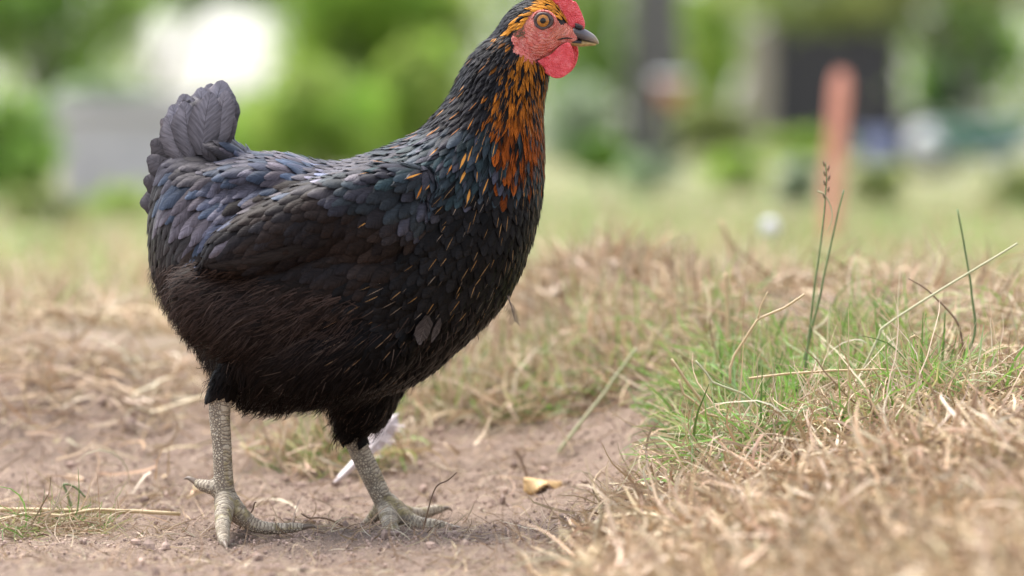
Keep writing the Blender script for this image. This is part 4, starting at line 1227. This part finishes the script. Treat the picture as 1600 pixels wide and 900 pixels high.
# beak
def m_beak():
    m, nt, b = mat("beak_horn")
    sx = nd(nt, "ShaderNodeSeparateXYZ"); lk(nt, pos(nt), sx.inputs[0])
    x0, x1 = P(895, 60, HY).x, P(936, 60, HY).x
    mr = nd(nt, "ShaderNodeMapRange"); mr.inputs[1].default_value = x0; mr.inputs[2].default_value = x1
    lk(nt, sx.outputs[0], mr.inputs[0])
    n = noise(nt, 500, 4, 0.6, pos(nt))
    f = mth(nt, 'ADD', mr.outputs[0], mth(nt, 'MULTIPLY', mth(nt, 'SUBTRACT', n, .5), .3))
    lk(nt, ramp(nt, f, [(0.0, (.05, .042, .045)), (0.45, (.10, .095, .11)), (0.75, (.20, .18, .17)), (1.0, (.30, .22, .12))]), b.inputs["Base Color"])
    b.inputs["Roughness"].default_value = 0.33
    bump(nt, b, n, .3, .0006)
    return m
M_BEAK = m_beak()
M_BEAKL = m_plain("lower_beak_horn", (0.34, 0.23, 0.09), 0.4, 0.5, 0.4, 400, 0.3)
UP = [((884, 50), (880, 60), .0085, HY), ((896, 42), (896, 61), .0078, HY), ((908, 43), (908, 63), .0064, HY), ((919, 48), (918, 65), .0048, HY), ((928, 54), (927, 67), .0032, HY), ((933, 60), (933, 69), .0018, HY), ((936, 66), (935, 70.5), .0006, HY)]
V, F = ring_loft(UP, 4, 16, 2.0)
build("upper_beak", *remeshed(V, F, .0006, 3), M_BEAK, hen)
LO = [((876, 58), (874, 66), .0078, HY), ((892, 61), (890, 71), .0066, HY), ((908, 63), (906, 73), .0050, HY), ((920, 65), (919, 72), .0034, HY), ((929, 67), (928, 71.5), .0018, HY), ((932, 68), (932, 70.5), .0008, HY)]
V, F = ring_loft(LO, 4, 16, 2.0)
lb = build("lower_beak", *remeshed(V, F, .0006, 3), M_BEAKL, hen)
M_DARKHORN = m_plain("dark_horn", (0.03, 0.025, 0.027), 0.4, 0.5, 0.3, 400, 0.3)
V, F = ring_loft([((890, 60), (888, 68.5), .0074, HY), ((900, 61.5), (899, 70.5), .0063, HY), ((909, 63), (908, 70.5), .0055, HY)], 4, 16, 2.0)
build("dark_band", V, F, M_DARKHORN, lb)
for ny in (-1, 1):
    c = np.array(P(904, 43, HY + ny * .0056))
    build("nostril", *ellipsoid(c, (.0034, .0014, .0017), math.radians(-18), 8), M_BLACK, hen)
    c = np.array(P(905, 40, HY + ny * .0055))
    build("nostril_flap", *ellipsoid(c, (.0040, .0012, .0012), math.radians(-24), 8), M_LID, hen)

# gape: dark mouth line with a pink fold over and under it, laid on the cheek
def on_skin(px, py, lift=0.0):
    o = Vector((0, -CD, CH)); d = (P(px, py, 0) - o).normalized()
    loc, n, _, _ = body_tree.ray_cast(o, d)
    if loc is None: loc, n = P(px, py, HY - .01), Vector((0, -1, 0))
    return np.array(loc + n * lift)
for nm, pts_, r, mt, lf in (("mouth_line", [(871, 62), (878, 60.5), (886, 59.5), (894, 60)], .0007, M_BLACK, .0002), ("mouth_fold", [(866, 62), (872, 57.5), (880, 55.5), (890, 54.5)], .0011, M_FACE, -.0001), ("mouth_fold", [(867, 65), (874, 65), (882, 64.5), (890, 65)], .0011, M_FACE, -.0001),
                           ("cheek_fold", [(815, 63), (819, 75), (826, 86), (836, 95)], .0012, M_FACE, -.0003), ("cheek_fold", [(858, 52), (868, 50), (878, 44), (886, 42)], .0010, M_FACE, -.0003), ("cheek_fold", [(835, 62), (846, 68), (858, 66), (866, 60)], .0009, M_FACE, -.0004)):
    A = catmull([on_skin(a, b, lf) for a, b in pts_], 5)
    build(nm, *tube(A, r * np.sin(np.linspace(.35, 2.8, len(A))), 8), mt, hen)
# ear tuft
for k in range(40):
    a = on_skin(random.uniform(804, 822), random.uniform(40, 58), -.0005); 
    d = np.array([random.uniform(-.8, -.3), -.35, random.uniform(-.8, -.2)]) * random.uniform(.003, .006)
    A = np.array([a, a + d * .5 + np.array([0, -.0003, 0]), a + d])
    if k == 0: EV, EF = [], []
    EV.append(tube(A, [.0004, .0003, .0001], 4))
ev, ef = merge(EV)
M_EAR = m_plain("ear_tuft", (0.16, 0.12, 0.07), 0.7, 0.3, 0.4, 500, 0.0)
o = build("ear_tuft", ev, ef, M_EAR, hen); o["kind"] = "stuff"
# two loose grey feathers on the belly, a stray down feather on the breast
for px_, py_, w_, l_, b_ in ((663, 488, 30, 50, -.12), (682, 492, 13, 38, -.2)):
    a = Vector(on_skin(px_, py_)); d = Vector((-.12, 0, -1)).normalized(); n = Vector((0, -1, .0))
    f = dict(v=make_feather(a, d, n, l_ * MM, w_ * MM, 'round', .0065, .004, b_, body_tree, .2), base=np.array([.046, .038, .036]), iri=col4((.2, .2, .2), .0), st=.1, sc=(.14, .11, .095))
    build("loose_feather", f['v'], GF, M_FEATHER, hen, feather_attrs(f))["label"] = "grey brown loose feather hanging on the belly"
A = catmull([P(793, 462, -.03), P(799, 478, -.032), (P(802, 490, -.033)), P(805, 502, -.033)], 6)
dv = [tube(A, np.linspace(.0006, .0003, len(A)), 5)]
for i in range(4, len(A), 1):
    for s_ in (-1, 1):
        L_ = .006 * random.uniform(.6, 1.1)
        d = np.array([s_ * .8, random.uniform(-.2, .2), -.65]) * L_
        dv.append(tube(np.array([A[i], A[i] + d * .6, A[i] + d + np.array([0, 0, -.0008])]), [.00022, .0002, .0001], 4))
v, f = merge(dv)
build("down_feather", v, f, m_plain("grey_down", (0.17, 0.13, 0.11), 0.8, 0.2, 0.3, 300, 0.0), hen)["label"] = "stray grey down feather clinging to the breast"
# ------------------------------------------------------------------ single stalks, twigs, leaf, fallen feather
def m_stem(name, c0, c1):
    m, nt, b = mat(name)
    n = noise(nt, 70, 4, 0.6, pos(nt)); n2 = noise(nt, 900, 2, 0.6, pos(nt))
    lk(nt, mixc(nt, mth(nt, 'MULTIPLY', n2, .5), ramp(nt, n, [(0.35, c0), (0.65, c1)]), tuple(x * .6 for x in c0)), b.inputs["Base Color"])
    b.inputs["Roughness"].default_value = 0.5
    bump(nt, b, n2, .4, .0005)
    return m
M_STRAW = m_stem("straw_stem", (0.50, 0.36, 0.19), (0.62, 0.47, 0.27))
M_GSTEM = m_stem("green_stem", (0.10, 0.15, 0.05), (0.20, 0.27, 0.10))
M_PSTEM = m_stem("pale_green_stem", (0.38, 0.40, 0.22), (0.52, 0.48, 0.30))
M_TWIG = m_stem("brown_twig", (0.16, 0.09, 0.05), (0.26, 0.16, 0.09))
def stem(name, label, cat, pts, Y, r0, r1, m, Y1=None, root_to_ground=True, group=None, kink=None):
    """thin stem along photo points, first point = root end"""
    Ys = np.linspace(Y, Y if Y1 is None else Y1, len(pts))
    A = np.array([P(px, py, yy) for (px, py), yy in zip(pts, Ys)])
    if root_to_ground:
        g = gzf(A[0, 0], Ys[0])
        if A[0, 2] > g + .003:
            d = A[0] - A[1]; d /= np.linalg.norm(d)
            if d[2] > -.35: d = np.array([d[0] * .6, 0, -.7])
            k = (A[0, 2] - g + .004) / -d[2]
            A = np.vstack([A[0] + d * k, A])
    if kink or (kink is None and name in ('straw', 'stalk', 'side_shoot')):
        B = []                     # stiff stem with sharp nodes
        for i in range(len(A) - 1):
            for t in (.04, .35, .65, .96): B.append(A[i] + (A[i + 1] - A[i]) * t)
        A = np.array(B)
    else: A = catmull(A, 5)
    A += np.stack([fbm(A * 60 + 3, 2), fbm(A * 60 + 9, 2), fbm(A * 60 + 5, 2)], -1) * r0 * .5
    V, F = tube(A, np.linspace(r0, r1, len(A)), 7)
    o = build(name, V, F, m)
    return tag(o, label, cat, group)
s1 = empty("grass_stalk", "tall thin green grass stalk topped by a seed head", "grass stalk")
def st_part(name, pts, Y, r0, r1, m, root):
    o = stem(name, None, None, pts, Y, r0, r1, m, root_to_ground=(name == "stalk" and root.name[:5] == 'grass')); o.parent = root; return o
st_part("stalk", [(1267, 500), (1274, 440), (1283, 375), (1289, 320), (1292, 280), (1290, 253)], .10, .0011, .0005, M_GSTEM, s1)
for k, (x, y) in enumerate([(1289, 256), (1293, 263), (1290, 271), (1294, 278), (1290, 286), (1293, 296), (1289, 306)]):
    v, f = ellipsoid(P(x + (1.5 if k % 2 else -1.5), y, .10), (.0009, .0009, .0026), math.radians(-14 if k % 2 else 14), 6)
    build("spikelet", v, f, M_TWIG, s1)
st_part("leaf_blade", [(1278, 299), (1288, 304), (1297, 320), (1300, 340), (1293, 362)], .10, .0008, .0003, M_PSTEM, s1)
stem("grass_stalk", "bare green grass stalk leaning right beside the seeded one", "grass stalk", [(1270, 508), (1282, 460), (1292, 410), (1305, 350), (1318, 297)], .11, .0012, .0007, M_GSTEM)
stem("grass_stalk", "dark green upright grass stalk near the right edge", "grass stalk", [(1500, 572), (1523, 522), (1519, 465), (1508, 390), (1496, 327)], .08, .0014, .0008, M_GSTEM)
stem("grass_stalk", "long pale stalk slanting up to the right across the upright one", "grass stalk", [(1348, 578), (1372, 528), (1386, 507), (1475, 450), (1545, 408), (1590, 380)], .05, .0012, .0009, M_PSTEM)
stem("grass_stalk", "thin dark bent stalk crossing under the pale slanting one", "grass stalk", [(1506, 545), (1498, 510), (1482, 486), (1462, 466), (1445, 450), (1420, 435)], .07, .0012, .0006, M_TWIG)
f1 = empty("forked_straw", "forked golden straw standing in the green grass", "straw")
st_part("stalk", [(1141, 600), (1141, 575), (1147, 556), (1165, 528), (1184, 499), (1225, 481), (1258, 459)], .02, .0012, .0010, M_STRAW, f1)
st_part("side_shoot", [(1184, 499), (1189, 478), (1200, 455)], .02, .0008, .0004, M_STRAW, f1)
stem("straw", "long straight straw lying level across the green grass", "straw", [(1168, 592), (1230, 584), (1300, 579), (1378, 577), (1440, 582), (1472, 593)], .0, .0011, .0007, M_STRAW, root_to_ground=False)
stem("straw", "crooked pale green straw zigzagging down the grass bank", "straw", [(1330, 641), (1262, 642), (1196, 643), (1160, 615), (1112, 597), (1104, 584), (1086, 563)], -.02, .0010, .0010, M_PSTEM)
stem("straw", "stout straw leaning at the foot of the grass bank", "straw", [(1106, 650), (1093, 622), (1070, 592), (1048, 560)], .03, .0013, .0012, M_STRAW)
stem("straw", "bent straw reaching from the bank onto the soil", "straw", [(1225, 674), (1165, 661), (1104, 647), (1088, 630), (1067, 615), (1060, 592)], .01, .0012, .0010, M_STRAW)
stem("straw", "thin straw lying where the soil meets the bank", "straw", [(1210, 662), (1150, 674), (1092, 680), (1040, 678)], .02, .0010, .0006, M_PSTEM)
stem("straw", "curled loop of straw among the grass at the right", "straw", [(1450, 560), (1446, 545), (1440, 530), (1430, 524), (1422, 528), (1428, 538), (1442, 540)], .03, .0010, .0006, M_STRAW, root_to_ground=False)
stem("grass_stalk", "blurred pale stalk slanting down to the soil beyond the breast", "grass stalk", [(885, 690), (912, 655), (945, 612), (975, 570), (995, 545)], .30, .0020, .0012, M_PSTEM)
stem("grass_stalk", "blurred pale blade standing behind the bank left of the seed stalk", "grass stalk", [(1150, 440), (1140, 385), (1126, 342)], .75, .004, .002, M_STRAW)
stem("straw", "short pale straw standing upright behind the grass bank", "straw", [(1136, 485), (1135, 455), (1134, 425)], .30, .0022, .0018, M_STRAW)
stem("straw", "straw stick lying on the soil at the left edge", "straw", [(285, 803), (210, 799), (140, 799), (60, 796), (-20, 797)], .035, .0017, .0020, M_STRAW, root_to_ground=False)
stem("straw", "second straw crossing the tuft at the left edge", "straw", [(-10, 815), (40, 803), (95, 806), (150, 796), (205, 798)], .01, .0015, .0012, M_STRAW, root_to_ground=False)
stem("grass_sprout", "small bent green sprout left of the standing foot", "grass sprout", [(108, 782), (104, 768), (100, 757), (116, 760), (134, 778)], .06, .0013, .0008, M_GSTEM)
stem("twig", "thin curved rootlet standing up before the forward foot", "twig", [(662, 822), (668, 800), (676, 772), (684, 758), (700, 750), (714, 738)], -.005, .0008, .0005, M_TWIG)
stem("twig", "thin wavy rootlet lying between the two feet", "twig", [(536, 822), (515, 812), (498, 809), (482, 809), (470, 802)], -.01, .0009, .0006, M_TWIG, root_to_ground=False)
stem("twig", "tiny upright twig beside the long toe", "twig", [(388, 806), (395, 796), (398, 786), (401, 784)], -.02, .0009, .0006, M_TWIG)
stem("twig", "short dark twig on the soil behind the yellow leaf", "twig", [(822, 740), (815, 720), (806, 703)], .24, .0014, .0008, M_TWIG)
# dry yellow leaf
def leaf():
    Y = .20; c = P(848, 748, Y); g = gzf(c.x, Y)
    n, m = 12, 9; V = []
    for i in range(n):
        t = i / (n - 1)
        w = .5 * math.sin(math.pi * (t * .92 + .06)) ** .7 * .022
        for j in range(m):
            s = j / (m - 1) * 2 - 1
            ws = w * (1 + .22 * math.sin(11 * t + 3 * s) + .12 * math.sin(29 * t))
            V.append((-.016 + .032 * t, s * ws, (.001 + .011 * (1 - abs(s) ** 1.5) * (1 - t * .75) + .004 * math.sin(8 * t) * s + .003 * t)))
    F = [(i * m + j, i * m + j + 1, (i + 1) * m + j + 1, (i + 1) * m + j) for i in range(n - 1) for j in range(m - 1)]
    V = np.array(V) + .0012 * fbm(np.array(V) * 180, 3)[:, None]
    o = build("dry_leaf", V + np.array([c.x, Y, g + .001]), F, m_plain("dry_leaf", (0.50, 0.32, 0.14), 0.6, 0.4, 0.45, 160, 0.5))
    s_ = o.modifiers.new("thickness", 'SOLIDIFY'); s_.thickness = .0012
    tag(o, "curled dry yellow leaf lying on the bare soil", "leaf")
leaf()

# fallen white feather behind the forward leg
def white_feather():
    root = empty("fallen_feather", "fallen white feather behind the hen's forward leg", "feather")
    m = m_plain("white_vane", (0.60, 0.53, 0.53), 0.6, 0.3, 0.08, 250, 0.4)
    A = catmull([P(526, 752, .20), P(556, 722, .215), P(588, 690, .235), P(604, 668, .25), P(622, 646, .262)], 6)
    build("shaft", *tube(A, np.linspace(.0016, .0006, len(A)), 7), m, root)
    n = len(A); V = []
    T = np.gradient(A, axis=0); T /= np.linalg.norm(T, axis=1)[:, None]
    S = np.cross(T, np.array([0.2, -1, .1])); S /= np.linalg.norm(S, axis=1)[:, None]
    for i in range(n):
        t = i / (n - 1)
        w = np.interp(t, [0, .1, .3, .5, .8, .95, 1], [.0015, .003, .004, .008, .009, .006, .001])
        for j in range(7):
            s = j / 3 - 1
            V.append(A[i] + S[i] * (s * w * (1 + rng.normal(0, .06))) + np.array([0, .004 * s * s, 0]) - T[i] * .003 * abs(s))
    F = [(i * 7 + j, i * 7 + j + 1, (i + 1) * 7 + j + 1, (i + 1) * 7 + j) for i in range(n - 1) for j in range(6)]
    build("vane", np.array(V), F, m, root)
    # loose down at its upper end
    N = 160; a = rng.uniform(0, 2 * math.pi, N); t = rng.integers(int(n * .45), n - 4, N)
    p0 = A[t]; d = S[t] * np.sign(np.cos(a))[:, None] + T[t] * .5 + rng.normal(0, .3, (N, 3)); d /= np.linalg.norm(d, axis=1)[:, None]
    K = np.linspace(0, 1, 4); path = p0[:, None] + d[:, None] * (rng.uniform(.006, .016, N)[:, None] * K)[..., None]
    v, f = ribbons(path, np.full((N, 4), .0007), np.cross(d, rng.normal(0, 1, (N, 3))) * .7)
    o = build("down", v, f, m, root); o["kind"] = "stuff"
white_feather()

# white dandelion clocks out of focus in the lawn
def clock(px, py, rpx, Y, label):
    k = (Y + CD) / FPX; c = np.array(P(px, py, Y)); r = rpx * k; g = gzf(c[0], Y)
    root = empty("dandelion_clock", label, "flower"); root.location = (c[0], Y, g); off = np.array([c[0], Y, g])
    build("stalk", *[q for q in tube(catmull([(0, 0, -.01), (.004, 0, (c[2] - g) * .5), (0, 0, c[2] - g)], 4), .0018, 6)], M_PSTEM, root)
    N = 260; d = rng.normal(0, 1, (N, 3)); d /= np.linalg.norm(d, axis=1)[:, None]
    u = np.cross(d, rng.normal(0, 1, (N, 3))); u /= np.linalg.norm(u, axis=1)[:, None]; w = np.cross(d, u)
    p = (c - off) + d * r * .85; s = r * .28
    V = np.stack([p - u * s, p + w * s, p + u * s, p - w * s], 1).reshape(-1, 3) + rep(d * r * .1, 4) * rng.uniform(0, 1, (N * 4, 1))
    build("seed_head", V, np.arange(N * 4).reshape(-1, 4), M_WHITE, root, smooth=False)
clock(1203, 355, 15, 2.3, "white fluffy seed head standing in the blurred lawn")
clock(20, 522, 17, 1.0, "white fluffy seed head low at the left edge")

# tuft at the left edge
def tuft():
    N = 420
    x0 = P(55, 0, .0).x
    x = x0 + rng.normal(0, .03, N); y = -.005 + rng.normal(0, .022, N)
    o = strands("grass_tuft", "flattened dry grass tuft on the soil at the left edge", x, y, rng.uniform(.02, .06, N), rng.uniform(.0007, .0016, N), np.where(rng.random((N, 1)) < .25, pick(GRNC, N), pick(HAYC, N)) * .85, .95, .8, 8, .010)
    o["kind"] = "thing"; o["category"] = "grass tuft"
    N = 130
    x = P(130, 0, .03).x + rng.normal(0, .012, N); y = .03 + rng.normal(0, .01, N)
    o = strands("grass_tuft", "small dry grass sprig left of the hen's standing foot", x, y, rng.uniform(.015, .035, N), rng.uniform(.0006, .0013, N), np.where(rng.random((N, 1)) < .4, pick(GRNC, N), pick(HAYC, N)) * .8, .6, .9, 7, .004)
    o["kind"] = "thing"; o["category"] = "grass tuft"
tuft()
